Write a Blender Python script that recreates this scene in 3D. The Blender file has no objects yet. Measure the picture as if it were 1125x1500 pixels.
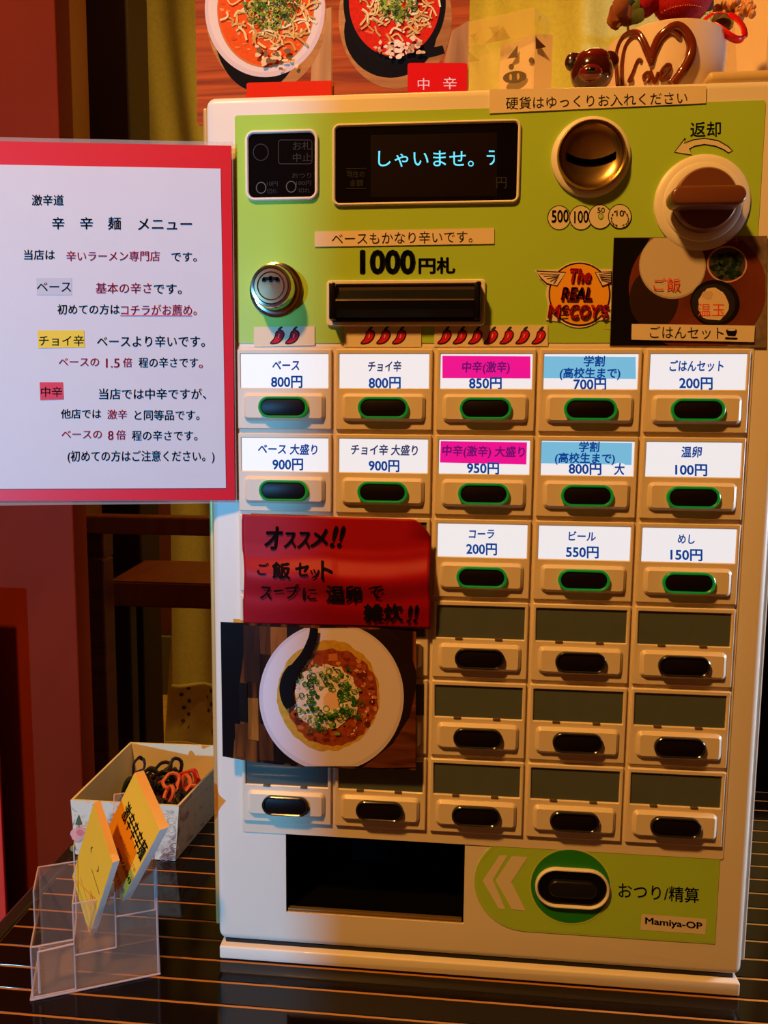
import bpy, bmesh, math, random
from mathutils import Vector, Matrix

# ------------------------------------------------------------------ camera
SC = bpy.context.scene
COL = SC.collection
F_PX = 1124.48
RX = Vector((0.9956, 0.0930, 0.0089)); RY = Vector((0.0190, -0.1081, -0.9940)); RZ = Vector((-0.0915, 0.9898, -0.1094))
RZ.normalize(); RX = (RX - RZ * RX.dot(RZ)).normalized(); RY = RZ.cross(RX).normalized()
CAM = Vector((0.1032, -0.4615, 0.3507))
cam_data = bpy.data.cameras.new('camera')
cam_data.sensor_fit = 'VERTICAL'; cam_data.sensor_height = 36.0
cam_data.lens = F_PX * 36.0 / 1500.0
cam_data.clip_start = 0.01
cam = bpy.data.objects.new('camera', cam_data); COL.objects.link(cam)
M = Matrix.Identity(4)
for i in range(3):
    M[i][0] = RX[i]; M[i][1] = -RY[i]; M[i][2] = -RZ[i]; M[i][3] = CAM[i]
cam.matrix_world = M
SC.camera = cam

# ------------------------------------------------------------------ world, lights, exposure
w = bpy.data.worlds.new('world'); SC.world = w; w.use_nodes = True
w.node_tree.nodes['Background'].inputs[0].default_value = (1.0, 0.50, 0.20, 1)
w.node_tree.nodes['Background'].inputs[1].default_value = 0.05
vs = SC.view_settings
vs.view_transform = 'Standard'; vs.look = 'None'; vs.gamma = 1.0; vs.exposure = 0.0
try: vs.use_curve_mapping = False
except Exception: pass

def aim(o, target):
    o.rotation_euler = (Vector(target) - o.location).to_track_quat('-Z', 'Y').to_euler()
def lamp(name, kind, loc, target, color, energy, **kw):
    d = bpy.data.lights.new(name, kind); d.color = color; d.energy = energy
    for k, v in kw.items(): setattr(d, k, v)
    o = bpy.data.objects.new(name, d); COL.objects.link(o); o.location = loc; aim(o, target)
    return o
# warm ceiling lamp in front of and above the machine
lamp('ceiling_lamp', 'AREA', (-0.45, -0.85, 1.60), (0.12, 0, 0.25), (1.0, 0.465, 0.105), 30, shape='DISK', size=0.13)
# cool daylight that comes in through the street door, in front at the left
lamp('door_daylight', 'SPOT', (-2.3, -4.2, 0.42), (-0.45, 0.0, 0.25), (0.10, 0.50, 1.0), 820,
     spot_size=math.radians(36), spot_blend=0.2, shadow_soft_size=0.035)
# daylight grazing the right side of the machine
lamp('side_daylight', 'AREA', (1.2, 0.13, 0.35), (0.29, 0.03, 0.2), (0.70, 0.80, 1.0), 1.7, shape='DISK', size=0.2, spread=math.radians(60))
# lamps over the space behind; the middle one is added fill for the trims
lamp('middle_fill', 'AREA', (0.0, 0.55, 1.6), (-0.6, 1.2, 0.3), (1.0, 0.52, 0.14), 4.5, shape='DISK', size=0.2)
lamp('back_lamp', 'AREA', (0.4, 1.05, 1.66), (0.1, 2.1, 0.3), (1.0, 0.66, 0.10), 17, shape='DISK', size=0.4)
lamp('back_floor_lamp', 'AREA', (-0.6, 2.3, 1.0), (-1.0, 2.35, -0.7), (1.0, 0.58, 0.12), 12, shape='DISK', size=0.2)

# ------------------------------------------------------------------ helpers
def ray(px, py): return RX * ((px - 562.5) / F_PX) + RY * ((py - 750.0) / F_PX) + RZ
def at(px, py, Y=0.0):
    d = ray(px, py); return CAM + d * ((Y - CAM.y) / d.y)
def atz(px, py, Z=0.0):
    d = ray(px, py); return CAM + d * ((Z - CAM.z) / d.z)
def on_plane(p0, n):
    def f(px, py, off=0.0):
        d = ray(px, py); return CAM + d * ((p0 + n * off - CAM).dot(n) / d.dot(n))
    return f
def face(Y=0.0):
    return lambda px, py, off=0.0: at(px, py, Y - off)

def lin(c):
    c = c / 255.0
    return c / 12.92 if c <= 0.04045 else ((c + 0.055) / 1.055) ** 2.4
MATS = {}
def mat(rgb, rough=0.5, metal=0.0, emit=0.0, noise=0.04, scale=60.0, bump=0.0, coat=0.0, alpha=1.0, ior=1.45, trans=0.0, spec=0.5):
    key = (tuple(rgb), rough, metal, emit, noise, scale, bump, coat, alpha, ior, trans, spec)
    if key in MATS: return MATS[key]
    m = bpy.data.materials.new('surface_%d' % len(MATS)); m.use_nodes = True
    nt = m.node_tree; b = nt.nodes['Principled BSDF']
    c = [lin(v) for v in rgb]
    b.inputs['Roughness'].default_value = rough; b.inputs['Metallic'].default_value = metal
    b.inputs['IOR'].default_value = ior; b.inputs['Transmission Weight'].default_value = trans
    b.inputs['Coat Weight'].default_value = coat; b.inputs['Alpha'].default_value = alpha
    b.inputs['Specular IOR Level'].default_value = spec
    b.inputs['Base Color'].default_value = (*c, 1)
    if noise > 0 or bump > 0:
        tc = nt.nodes.new('ShaderNodeTexCoord'); n = nt.nodes.new('ShaderNodeTexNoise')
        n.inputs['Scale'].default_value = scale; n.inputs['Detail'].default_value = 4
        nt.links.new(tc.outputs['Object'], n.inputs['Vector'])
        if noise > 0:
            r = nt.nodes.new('ShaderNodeValToRGB')
            r.color_ramp.elements[0].position = 0.3; r.color_ramp.elements[1].position = 0.7
            r.color_ramp.elements[0].color = (*[v * (1 - noise) for v in c], 1)
            r.color_ramp.elements[1].color = (*[min(1, v * (1 + noise)) for v in c], 1)
            nt.links.new(n.outputs['Fac'], r.inputs['Fac']); nt.links.new(r.outputs['Color'], b.inputs['Base Color'])
        if bump > 0:
            bp = nt.nodes.new('ShaderNodeBump'); bp.inputs['Strength'].default_value = bump
            bp.inputs['Distance'].default_value = 0.001
            nt.links.new(n.outputs['Fac'], bp.inputs['Height']); nt.links.new(bp.outputs['Normal'], b.inputs['Normal'])
    if emit > 0:
        b.inputs['Base Color'].default_value = (*[v * 0.25 for v in c], 1)
        b.inputs['Emission Color'].default_value = (*c, 1); b.inputs['Emission Strength'].default_value = emit
    MATS[key] = m
    return m
def wood(dark, light, vec=(1, 1, 14), scale=9.0, rough=0.4, dist=2.0, lo=0.3, hi=0.7):
    key = ('wood', dark, light, vec, scale, rough, dist, lo, hi)
    if key in MATS: return MATS[key]
    m = bpy.data.materials.new('wood_%d' % len(MATS)); m.use_nodes = True
    nt = m.node_tree; b = nt.nodes['Principled BSDF']
    tc = nt.nodes.new('ShaderNodeTexCoord'); mp = nt.nodes.new('ShaderNodeMapping'); mp.inputs['Scale'].default_value = vec
    n = nt.nodes.new('ShaderNodeTexNoise'); n.inputs['Scale'].default_value = scale; n.inputs['Detail'].default_value = 6
    n.inputs['Distortion'].default_value = dist
    r = nt.nodes.new('ShaderNodeValToRGB'); r.color_ramp.elements[0].position = lo; r.color_ramp.elements[1].position = hi
    r.color_ramp.elements[0].color = (*[lin(v) for v in dark], 1); r.color_ramp.elements[1].color = (*[lin(v) for v in light], 1)
    nt.links.new(tc.outputs['Object'], mp.inputs['Vector']); nt.links.new(mp.outputs['Vector'], n.inputs['Vector'])
    nt.links.new(n.outputs['Fac'], r.inputs['Fac']); nt.links.new(r.outputs['Color'], b.inputs['Base Color'])
    b.inputs['Roughness'].default_value = rough; b.inputs['Specular IOR Level'].default_value = 0.15
    MATS[key] = m
    return m

def link(name, me, parent=None):
    o = bpy.data.objects.new(name, me); COL.objects.link(o)
    if parent is not None:
        o.parent = parent
        o.matrix_parent_inverse = Matrix.Translation(-parent_loc(parent))
    return o
def parent_loc(p):
    v = Vector(p.location)
    while p.parent is not None:
        p = p.parent; v = v
    return v
def obj(name, bm, m, parent=None, smooth=False):
    me = bpy.data.meshes.new(name)
    bmesh.ops.recalc_face_normals(bm, faces=bm.faces)
    bm.to_mesh(me); bm.free()
    for mm in (m if isinstance(m, (list, tuple)) else [m]): me.materials.append(mm)
    if smooth:
        me.polygons.foreach_set('use_smooth', [True] * len(me.polygons))
        try: me.set_sharp_from_angle(angle=math.radians(40))
        except Exception: pass
    return link(name, me, parent)
def empty(name, loc=(0, 0, 0)):
    o = bpy.data.objects.new(name, None); COL.objects.link(o); o.location = loc; o.empty_display_size = 0.02
    return o
def tag(o, label=None, cat=None, group=None, kind=None):
    if label: o['label'] = label
    if cat: o['category'] = cat
    if group: o['group'] = group
    if kind: o['kind'] = kind
    return o
def B(): return bmesh.new()
def box(bm, x0, x1, y0, y1, z0, z1, bev=0.0, seg=2):
    r = bmesh.ops.create_cube(bm, size=1.0)
    vs_ = r['verts']
    for v in vs_:
        v.co = Vector(((x0 + x1) / 2 + v.co.x * (x1 - x0), (y0 + y1) / 2 + v.co.y * (y1 - y0), (z0 + z1) / 2 + v.co.z * (z1 - z0)))
    if bev > 0:
        es = list({e for v in vs_ for e in v.link_edges})
        bmesh.ops.bevel(bm, geom=es, offset=bev, segments=seg, profile=0.5, affect='EDGES')
    return bm
def prism(bm, pts, y0, y1, bev=0.0, seg=2):
    """outline pts (x,z), front at y0, back at y1; front edges bevelled"""
    n = len(pts)
    if bev > 0:
        cx = sum(p[0] for p in pts) / n; cz = sum(p[1] for p in pts) / n
        rings = []
        ins = inset(pts, bev)
        for k in range(seg + 1):
            a = k / seg * math.pi / 2
            t = 1 - math.cos(a)          # 0 .. 1
            s = 1 - math.sin(a)
            rings.append([bm.verts.new((p[0] * s + q[0] * (1 - s) if False else p[0] + (q[0] - p[0]) * (1 - math.cos(a)), y0 + bev * (1 - math.sin(a)), p[1] + (q[1] - p[1]) * (1 - math.cos(a)))) for p, q in zip(pts, ins)])
        front = rings[-1]
    else:
        front = [bm.verts.new((p[0], y0, p[1])) for p in pts]; rings = [front]
    back = [bm.verts.new((p[0], y1, p[1])) for p in pts]
    allr = [back] + rings
    for a, b in zip(allr[:-1], allr[1:]):
        for i in range(n):
            j = (i + 1) % n
            bm.faces.new((a[i], a[j], b[j], b[i]))
    bm.faces.new(allr[-1]); bm.faces.new(list(reversed(back)))
    return bm
def inset(pts, d):
    n = len(pts); out = []
    area = sum(pts[i][0] * pts[(i + 1) % n][1] - pts[(i + 1) % n][0] * pts[i][1] for i in range(n))
    sg = 1 if area > 0 else -1
    for i in range(n):
        a = Vector(pts[i - 1]); b = Vector(pts[i]); c = Vector(pts[(i + 1) % n])
        e1 = (b - a); e2 = (c - b)
        if e1.length < 1e-9 or e2.length < 1e-9: out.append(tuple(b)); continue
        e1.normalize(); e2.normalize()
        n1 = Vector((-e1.y, e1.x)) * sg; n2 = Vector((-e2.y, e2.x)) * sg
        m_ = n1 + n2
        m_ = m_ / max(0.3, m_.length_squared / 2)
        out.append((b.x + m_.x * d, b.y + m_.y * d))
    return out
def rrect(x0, x1, z0, z1, r, seg=6):
    pts = []
    for cx, cz, a0 in ((x1 - r, z1 - r, 0), (x0 + r, z1 - r, 90), (x0 + r, z0 + r, 180), (x1 - r, z0 + r, 270)):
        for k in range(seg + 1):
            a = math.radians(a0 + 90 * k / seg); pts.append((cx + r * math.cos(a), cz + r * math.sin(a)))
    return pts
def circ(cx, cz, r, n=40, rz=None, a0=0, a1=360):
    rz = r if rz is None else rz
    full = abs(a1 - a0) >= 360
    m_ = n if full else n + 1
    return [(cx + r * math.cos(math.radians(a0 + (a1 - a0) * k / n)), cz + rz * math.sin(math.radians(a0 + (a1 - a0) * k / n))) for k in range(m_)]
def ringprism(bm, outer, inner, y0, y1, bev=0.0):
    """flat ring between two outlines of equal length"""
    n = len(outer)
    def loop(pts, y): return [bm.verts.new((p[0], y, p[1])) for p in pts]
    if bev > 0:
        o2 = inset(outer, bev); i2 = inset(inner, -bev)
        L = [loop(outer, y1), loop(outer, y0 + bev), loop(o2, y0), loop(i2, y0), loop(inner, y0 + bev), loop(inner, y1)]
    else:
        L = [loop(outer, y1), loop(outer, y0), loop(inner, y0), loop(inner, y1)]
    L.append(L[0])
    for a, b in zip(L[:-1], L[1:]):
        for i in range(n):
            j = (i + 1) % n; bm.faces.new((a[i], a[j], b[j], b[i]))
    return bm
def lathe(bm, prof, c, axis='z', n=48, sx=1.0):
    """prof: (radius, height along axis). axis 'z' up or 'y' (towards the viewer is negative y)"""
    rings = []
    for r, h in prof:
        ring = []
        for k in range(n):
            a = 2 * math.pi * k / n
            if axis == 'z': co = (c[0] + r * math.cos(a), c[1] + r * math.sin(a), c[2] + h)
            else: co = (c[0] + r * math.cos(a), c[1] + h, c[2] + r * math.sin(a))
            ring.append(bm.verts.new(co))
        rings.append(ring)
    for a, b in zip(rings[:-1], rings[1:]):
        for i in range(n):
            j = (i + 1) % n; bm.faces.new((a[i], a[j], b[j], b[i]))
    return rings
def cap(bm, ring): bm.faces.new(ring)
def tube(bm, pts, r, n=8, closed=False, rad=None):
    pts = [Vector(p) for p in pts]; N = len(pts); rings = []
    up = None
    for i, p in enumerate(pts):
        if closed: t = pts[(i + 1) % N] - pts[i - 1]
        else: t = pts[min(i + 1, N - 1)] - pts[max(i - 1, 0)]
        if t.length < 1e-9: t = Vector((0, 0, 1))
        t.normalize()
        if up is None:
            up = t.orthogonal().normalized()
        up = (up - t * up.dot(t))
        up = up.normalized() if up.length > 1e-6 else t.orthogonal().normalized()
        s = t.cross(up)
        rr = rad[i] if rad else r
        rings.append([bm.verts.new(p + up * (rr * math.cos(2 * math.pi * k / n)) + s * (rr * math.sin(2 * math.pi * k / n))) for k in range(n)])
    rng = range(N) if closed else range(N - 1)
    for i in rng:
        a = rings[i]; b = rings[(i + 1) % N]
        off = 0
        if closed and i == N - 1:
            off = min(range(n), key=lambda o: (a[0].co - b[o].co).length)
        for k in range(n):
            j = (k + 1) % n
            bm.faces.new((a[k], a[j], b[(j + off) % n], b[(k + off) % n]))
    if not closed:
        bm.faces.new(list(reversed(rings[0]))); bm.faces.new(rings[-1])
    return bm
def spline(pts, k=6, closed=False):
    P = [Vector(p) for p in pts]; out = []; N = len(P)
    for i in range(N if closed else N - 1):
        if closed: p0, p1, p2, p3 = P[i - 1], P[i], P[(i + 1) % N], P[(i + 2) % N]
        else: p0, p1, p2, p3 = P[max(i - 1, 0)], P[i], P[i + 1], P[min(i + 2, N - 1)]
        for j in range(k):
            t = j / k
            out.append(0.5 * ((2 * p1) + (p2 - p0) * t + (2 * p0 - 5 * p1 + 4 * p2 - p3) * t * t + (3 * p1 - p0 - 3 * p2 + p3) * t ** 3))
    if not closed: out.append(P[-1])
    return out
def ball(bm, c, r, sx=1, sy=1, sz=1, sub=2, rot=None):
    q = bmesh.ops.create_icosphere(bm, subdivisions=sub, radius=1.0)
    for v in q['verts']:
        u = Vector((v.co.x * sx * r, v.co.y * sy * r, v.co.z * sz * r))
        if rot: u.rotate(rot)
        v.co = Vector(c) + u
    return bm

# ---- lettering: glyph outlines turned into flat meshes
_glyph = {}
def glyph_bm(s, bold=0.0):
    """outline mesh of a text; bold letters are thickened by overlapping shifted copies"""
    key = (s, bold)
    if bold > 0 and key not in _glyph:
        V, Fs = glyph_bm(s, 0.0); V2, F2 = [], []
        for dx, dy in ((-1, 0), (1, 0), (0, 1), (0, -1), (.7, .7), (-.7, .7), (.7, -.7), (-.7, -.7)):
            o = len(V2); V2 += [(x + dx * bold, y + dy * bold) for x, y in V]; F2 += [tuple(i + o for i in f) for f in Fs]
        _glyph[key] = (V2, F2)
    if key not in _glyph:
        cu = bpy.data.curves.new('lettering', 'FONT'); cu.body = s; cu.size = 1.0; cu.resolution_u = 3
        to = bpy.data.objects.new('lettering', cu); COL.objects.link(to)
        bpy.context.view_layer.update()
        dg = bpy.context.evaluated_depsgraph_get()
        me = bpy.data.meshes.new_from_object(to.evaluated_get(dg))
        vs_ = [(v.co.x, v.co.y) for v in me.vertices]; fs = [tuple(p.vertices) for p in me.polygons]
        bpy.data.objects.remove(to); bpy.data.curves.remove(cu); bpy.data.meshes.remove(me)
        _glyph[key] = (vs_, fs)
    return _glyph[key]
class Art:
    """flat printing: polygons and letters in several inks on one surface, collected in one mesh"""
    def __init__(s, surf, step=0.00004, base=0.0001):
        s.f = surf; s.bm = bmesh.new(); s.mats = []; s.layer = 0; s.step = step; s.base = base; s.last = ''
    def _mi(s, m):
        if m not in s.mats: s.mats.append(m)
        return s.mats.index(m)
    def up(s): s.layer += 1
    def poly(s, pts, m, up=True):
        if up: s.layer += 1
        s.last = ''
        off = s.base + s.layer * s.step
        vsn = [s.bm.verts.new(s.f(p[0], p[1], off)) for p in pts]
        try:
            fc = s.bm.faces.new(vsn); fc.material_index = s._mi(m)
        except Exception: pass
    def stroke(s, pts, w_, m, closed=False, up=True):
        if up: s.layer += 1
        s.last = ''
        off = s.base + s.layer * s.step
        P = [Vector((p[0], p[1])) for p in pts]; N = len(P); L = []; Rr = []
        for i in range(N):
            t = (P[(i + 1) % N] - P[i - 1]) if closed else (P[min(i + 1, N - 1)] - P[max(i - 1, 0)])
            if t.length < 1e-6: t = Vector((1, 0))
            t.normalize(); nn = Vector((-t.y, t.x))
            ww = w_[i] if isinstance(w_, (list, tuple)) else w_
            a = P[i] + nn * ww / 2; b = P[i] - nn * ww / 2
            L.append(s.bm.verts.new(s.f(a.x, a.y, off))); Rr.append(s.bm.verts.new(s.f(b.x, b.y, off)))
        for i in range(N if closed else N - 1):
            j = (i + 1) % N
            fc = s.bm.faces.new((L[i], L[j], Rr[j], Rr[i])); fc.material_index = s._mi(m)
    def text(s, t, x0, x1, y, h, m, y1=None, bold=0.0, slant=0.0, fit_h=None, clip=None, up=True, flipx=False):
        """t between pixel columns x0..x1, em box height h centred on y (y1: at the right end); fit_h: (top,bottom) exact fit"""
        if up and s.last != m.name: s.layer += 1
        s.last = m.name
        off = s.base + s.layer * s.step
        V, Fs = glyph_bm(t, bold)
        if not V: return
        u0 = min(v[0] for v in V); u1 = max(v[0] for v in V); w0 = min(v[1] for v in V); w1 = max(v[1] for v in V)
        y1 = y if y1 is None else y1
        mi = s._mi(m); vn = []
        for u, v in V:
            k = (u - u0) / (u1 - u0 + 1e-9)
            px = x0 + (x1 - x0) * k
            yc = y + (y1 - y) * k
            if fit_h: py = yc + (fit_h / 2) - fit_h * (v - w0) / (w1 - w0)
            else: py = yc - (v - 0.38) * h
            px += slant * (yc - py)
            vn.append((px, py))
        if clip:
            keep = []
            b2 = bmesh.new()
            bv = [b2.verts.new((p[0], p[1], 0)) for p in vn]
            for f_ in Fs:
                try: b2.faces.new([bv[i] for i in f_])
                except Exception: pass
            bmesh.ops.bisect_plane(b2, geom=b2.verts[:] + b2.edges[:] + b2.faces[:], plane_co=(clip, 0, 0), plane_no=(1, 0, 0), clear_outer=True)
            b2.verts.index_update(); vn = [(v.co.x, v.co.y) for v in b2.verts]; Fs = [tuple(v.index for v in f_.verts) for f_ in b2.faces]
            b2.free()
        vv = [s.bm.verts.new(s.f(p[0], p[1], off)) for p in vn]
        for f_ in Fs:
            try:
                fc = s.bm.faces.new([vv[i] for i in f_]); fc.material_index = mi
            except Exception: pass
    def done(s, name, parent):
        me = bpy.data.meshes.new(name)
        # all faces look towards the viewer side
        for f_ in s.bm.faces:
            f_.normal_update()
            if f_.normal.dot(CAM - f_.calc_center_median()) < 0: f_.normal_flip()
        s.bm.to_mesh(me); s.bm.free()
        for m in s.mats: me.materials.append(m)
        return link(name, me, parent)
def ink(r, g, b, rough=0.6, emit=0.0): return mat((r, g, b), rough=rough, noise=0, emit=emit, spec=0.15)
def ell(cx, cy, rx, ry, n=48, rot=0.0):
    c, s_ = math.cos(rot), math.sin(rot); o = []
    for k in range(n):
        a = 2 * math.pi * k / n; u = rx * math.cos(a); v = ry * math.sin(a)
        o.append((cx + u * c - v * s_, cy + u * s_ + v * c))
    return o
def blob(rnd, cx, cy, rx, ry, n=14, j=0.2, rot=0.0):
    c, s_ = math.cos(rot), math.sin(rot); o = []
    for k in range(n):
        a = 2 * math.pi * k / n; q = 1 + rnd.uniform(-j, j); u = rx * q * math.cos(a); v = ry * q * math.sin(a)
        o.append((cx + u * c - v * s_, cy + u * s_ + v * c))
    return o
def rr_px(x0, x1, y0, y1, r): return rrect(x0, x1, y0, y1, r, 5)

CREAM = mat((226, 214, 194), rough=0.42, noise=0.02, scale=8, coat=0.1)
CREAM2 = mat((222, 205, 178), rough=0.38, noise=0.02, scale=14)
CREAMEDGE = mat((232, 222, 204), rough=0.4, noise=0.01)
GREEN = mat((168, 206, 66), rough=0.32, noise=0.02, scale=10)
BLACK = mat((6, 6, 7), rough=0.22, noise=0.0)
DARK = mat((12, 11, 11), rough=0.45, noise=0.0)
CHROME = mat((200, 195, 188), rough=0.14, metal=1.0, noise=0.0)
INK = ink(14, 13, 22)
NAVY = ink(8, 55, 130)
GREYNAVY = ink(48, 52, 100)

# ------------------------------------------------------------------ the setting
FZ = at(235, 1015, 2.57).z
def struct(name, bm, m, smooth=False):
    o = obj(name, bm, m, None, smooth); o['kind'] = 'structure'; return o
struct('floor', box(B(), -3, 2.6, -2.6, 2.62, FZ - 0.06, FZ), wood((170, 130, 60), (200, 160, 80), (1, 6, 1), 4))
struct('ceiling', box(B(), -3, 2.6, -2.6, 2.62, 1.70, 1.76), mat((170, 150, 120), rough=0.9))
bw = struct('wall_back', box(B(), -3, 2.6, 2.57, 2.62, FZ, 1.70), mat((96, 40, 24), rough=0.7, noise=0.1, scale=3))
# unseen wall with doorway behind the viewer, added so its edge cuts the daylight
struct('wall_blocker_right', box(B(), -0.812, 2.6, -1.56, -1.50, FZ, 1.70), mat((120, 84, 50), rough=0.8))
struct('wall_blocker_left', box(B(), -3.0, -1.75, -1.56, -1.50, FZ, 1.70), mat((120, 84, 50), rough=0.8))
struct('wall_blocker_top', box(B(), -1.75, -0.812, -1.56, -1.50, 1.35, 1.70), mat((120, 84, 50), rough=0.8))
struct('wall_right', box(B(), 2.55, 2.6, -2.6, 2.57, FZ, 1.70), mat((120, 80, 50), rough=0.8))
struct('baseboard_back', box(B(), -3, 2.55, 2.55, 2.57, FZ, at(235, 932, 2.55).z, 0.004), mat((92, 88, 60), rough=0.7))
# brown panelled partition at the left
pxL = at(100, 560, 0.30).x
WL = wood((94, 24, 6), (126, 38, 8), (1, 1, 0.6), 3.0, 0.5, 0.5); WL.node_tree.nodes['Principled BSDF'].inputs['Specular IOR Level'].default_value = 0.04
struct('wall_left', box(B(), -1.6, pxL, 0.30, 0.33, FZ, 1.70, 0.0015), WL)
struct('trim_1', box(B(), at(45, 560, 1.0).x, at(200, 560, 1.0).x, 1.0, 1.10, FZ, 1.70, 0.004), mat((34, 15, 9), rough=0.5, noise=0.15, scale=5, spec=.2))
struct('trim_2', box(B(), at(60, 560, 0.86).x, at(118, 560, 0.86).x, 0.86, 0.93, FZ, 1.70, 0.004), mat((92, 40, 20), rough=0.35, noise=0.1, scale=5))
redx = at(7, 1340, 0.26).x
red = obj('red_slab', box(B(), redx - 0.2, redx, 0.262, 0.266, -0.5, 0.18, 0.001), mat((214, 44, 20), rough=0.5))  # upright orange-red slab at the far left edge
tag(red, 'orange-red upright slab edge low against the brown partition at far left', 'banner')

# window of the back wall seen in the gap beside the curtain
wn = B(); box(wn, at(150, 0, 2.5).x, at(260, 0, 2.5).x, 2.54, 2.565, at(190, 215, 2.5).z, at(190, 140, 2.5).z, 0.002)
struct('window_1', wn, mat((120, 122, 92), rough=0.2))
sg = obj('wall_sign', box(B(), at(150, 120, 2.4).x, at(196, 120, 2.4).x, 2.50, 2.52, at(190, 131, 2.4).z, at(190, 112, 2.4).z, 0.002), mat((250, 205, 20), rough=0.5))
tag(sg, 'small bright yellow sign in the gap left of the curtain', 'sign')

# curtain
def curtain():
    bm = B(); nx, nz = 150, 60
    edge = [(-220, 158), (0, 173), (120, 190), (205, 203), (420, 225), (740, 249), (1000, 254)]
    def left(py):
        for (a, xa), (b, xb) in zip(edge[:-1], edge[1:]):
            if a <= py <= b: return xa + (xb - xa) * (py - a) / (b - a)
        return edge[-1][1]
    grid = []
    xr = 1.6
    for j in range(nz + 1):
        py = -220 + (1003 + 220) * j / nz
        row = []
        xl = at(left(py), py, 2.0).x; z = at(left(py), py, 2.0).z
        for i in range(nx + 1):
            t = i / nx; x = xl + (xr - xl) * t ** 1.15
            s = (x - xl)
            y = 2.0 + 0.022 * math.sin(s * 21 + 0.6 * math.sin(py * .004)) * (1 - 0.35 * j / nz) + 0.012 * math.sin(s * 47 + 1.3 + py * .002) + 0.02 * math.exp(-((s - 0.18 - j * .003) / .05) ** 2)
            row.append(bm.verts.new((x, y, z)))
        grid.append(row)
    for j in range(nz):
        for i in range(nx):
            bm.faces.new((grid[j][i], grid[j][i + 1], grid[j + 1][i + 1], grid[j + 1][i]))
    o = obj('curtain', bm, mat((196, 176, 104), rough=0.85, noise=0.08, scale=90, bump=0.3), None, True)
    hem = B(); tube(hem, [v for v in [Vector((g.co.x, g.co.y - 0.002, g.co.z)) for g in []]] or [(grid_last[0], grid_last[1] - 0.003, grid_last[2]) for grid_last in hem_pts], 0.006, 6)
    h = obj('hem', hem, mat((214, 190, 110), rough=0.85), o, True)
    return o
# hem path has to follow the folds: computed with the same formula
hem_pts = []
_xl = at(254, 1003, 2.0).x; _z = at(254, 1003, 2.0).z
for i in range(151):
    t = i / 150; x = _xl + (1.6 - _xl) * t ** 1.15; s = x - _xl
    hem_pts.append((x, 2.0 + 0.022 * math.sin(s * 21 + 0.6 * math.sin(1003 * .004)) * 0.65 + 0.012 * math.sin(s * 47 + 1.3 + 1003 * .002) + 0.02 * math.exp(-((s - 0.36) / .05) ** 2), _z))
cu = curtain()
tag(cu, 'olive-yellow translucent curtain hanging behind the machine', 'curtain')

# dotted cloth that hangs lower, behind the curtain
def dotted():
    bm = B(); nx, nz = 60, 20; g = []
    z0, z1 = FZ + .003, at(255, 900, 2.06).z
    for j in range(nz + 1):
        z = z1 + (z0 - z1) * j / nz; row = []
        xl = at(252 - 16 * (j / nz), 1000, 2.06).x
        for i in range(nx + 1):
            x = xl + (0.6 - xl) * i / nx
            row.append(bm.verts.new((x, 2.08 + 0.012 * math.sin((x - xl) * 30), z)))
        g.append(row)
    for j in range(nz):
        for i in range(nx): bm.faces.new((g[j][i], g[j][i + 1], g[j + 1][i + 1], g[j + 1][i]))
    o = obj('dotted_cloth', bm, mat((196, 170, 110), rough=0.9, noise=0.05), None, True)
    d = B(); rnd = random.Random(4)
    for r in range(14):
        for c in range(16):
            x = -0.84 + c * 0.046 + (0.023 if r % 2 else 0) + rnd.uniform(-.004, .004); z = -0.40 - r * 0.024
            if z < FZ + .012: continue
            lathe_pts = circ(x, z, 0.0075, 10)
            xl = at(252, 1000, 2.06).x
            d.faces.new([d.verts.new((p[0], 2.08 + 0.012 * math.sin((p[0] - xl) * 30) - 0.0055, p[1])) for p in lathe_pts])
    dd = obj('dot_print', d, mat((72, 60, 48), rough=0.9), o); dd['kind'] = 'stuff'
    return o
tag(dotted(), 'beige cloth with dark polka dots hanging lower below the curtain hem', 'cloth')

# wooden chair seen between partition and machine
ch = empty('wooden_chair', (-0.40, 0.9, FZ))
WD = wood((58, 24, 13), (78, 33, 18), (1, 1, 6), 6.0, 0.4)
WD2 = wood((92, 42, 22), (112, 52, 28), (6, 1, 1), 6.0, 0.4)
def rail(name, pxa, pxb, pya, pyb, Y, dpt, m, xend=None):
    a = at(pxa, pya, Y); b = at(pxb, pyb, Y)
    return obj(name, box(B(), a.x, xend if xend is not None else b.x, Y, Y + dpt, b.z, a.z, 0.003), m, ch)
a_ = at(113, 753, 0.70)
rail('back_rail', 113, 320, 755, 786, 0.70, 0.035, WD2, 0.05)
bolt = B(); pb = at(125, 770, 0.70); lathe(bolt, [(0.0045, 0.0), (0.0045, -0.001), (0.003, -0.0012), (0.0001, -0.0004)], (pb.x, 0.70, pb.z), 'y', 16)
obj('bolt', bolt, DARK, ch, True)
lx0 = at(124, 900, 0.72).x; lx1 = at(153, 900, 0.72).x
obj('leg', box(B(), lx0, lx1, 0.72, 0.76, FZ, at(140, 820, 0.72).z, 0.003), WD, ch)
obj('leg', box(B(), at(118, 780, 0.735).x, at(150, 780, 0.735).x, 0.736, 0.775, at(140, 822, 0.72).z, at(140, 756, 0.735).z, 0.003), WD, ch)
s0 = at(158, 851, 0.80)
seat = B(); sz1 = s0.z; sz0 = at(158, 888, 0.80).z
yb = CAM.y + (CAM.z - sz1) / (-(ray(212, 820).z)) * ray(212, 820).y
xf0 = s0.x; xb0 = at(212, 820, yb).x
vsx = [(xf0, 0.80), (0.05, 0.80), (0.05, yb), (xb0, yb)]
bt = [seat.verts.new((x, y, sz0)) for x, y in vsx]; tp = [seat.verts.new((x, y, sz1)) for x, y in vsx]
seat.faces.new(bt); seat.faces.new(tp)
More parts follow.
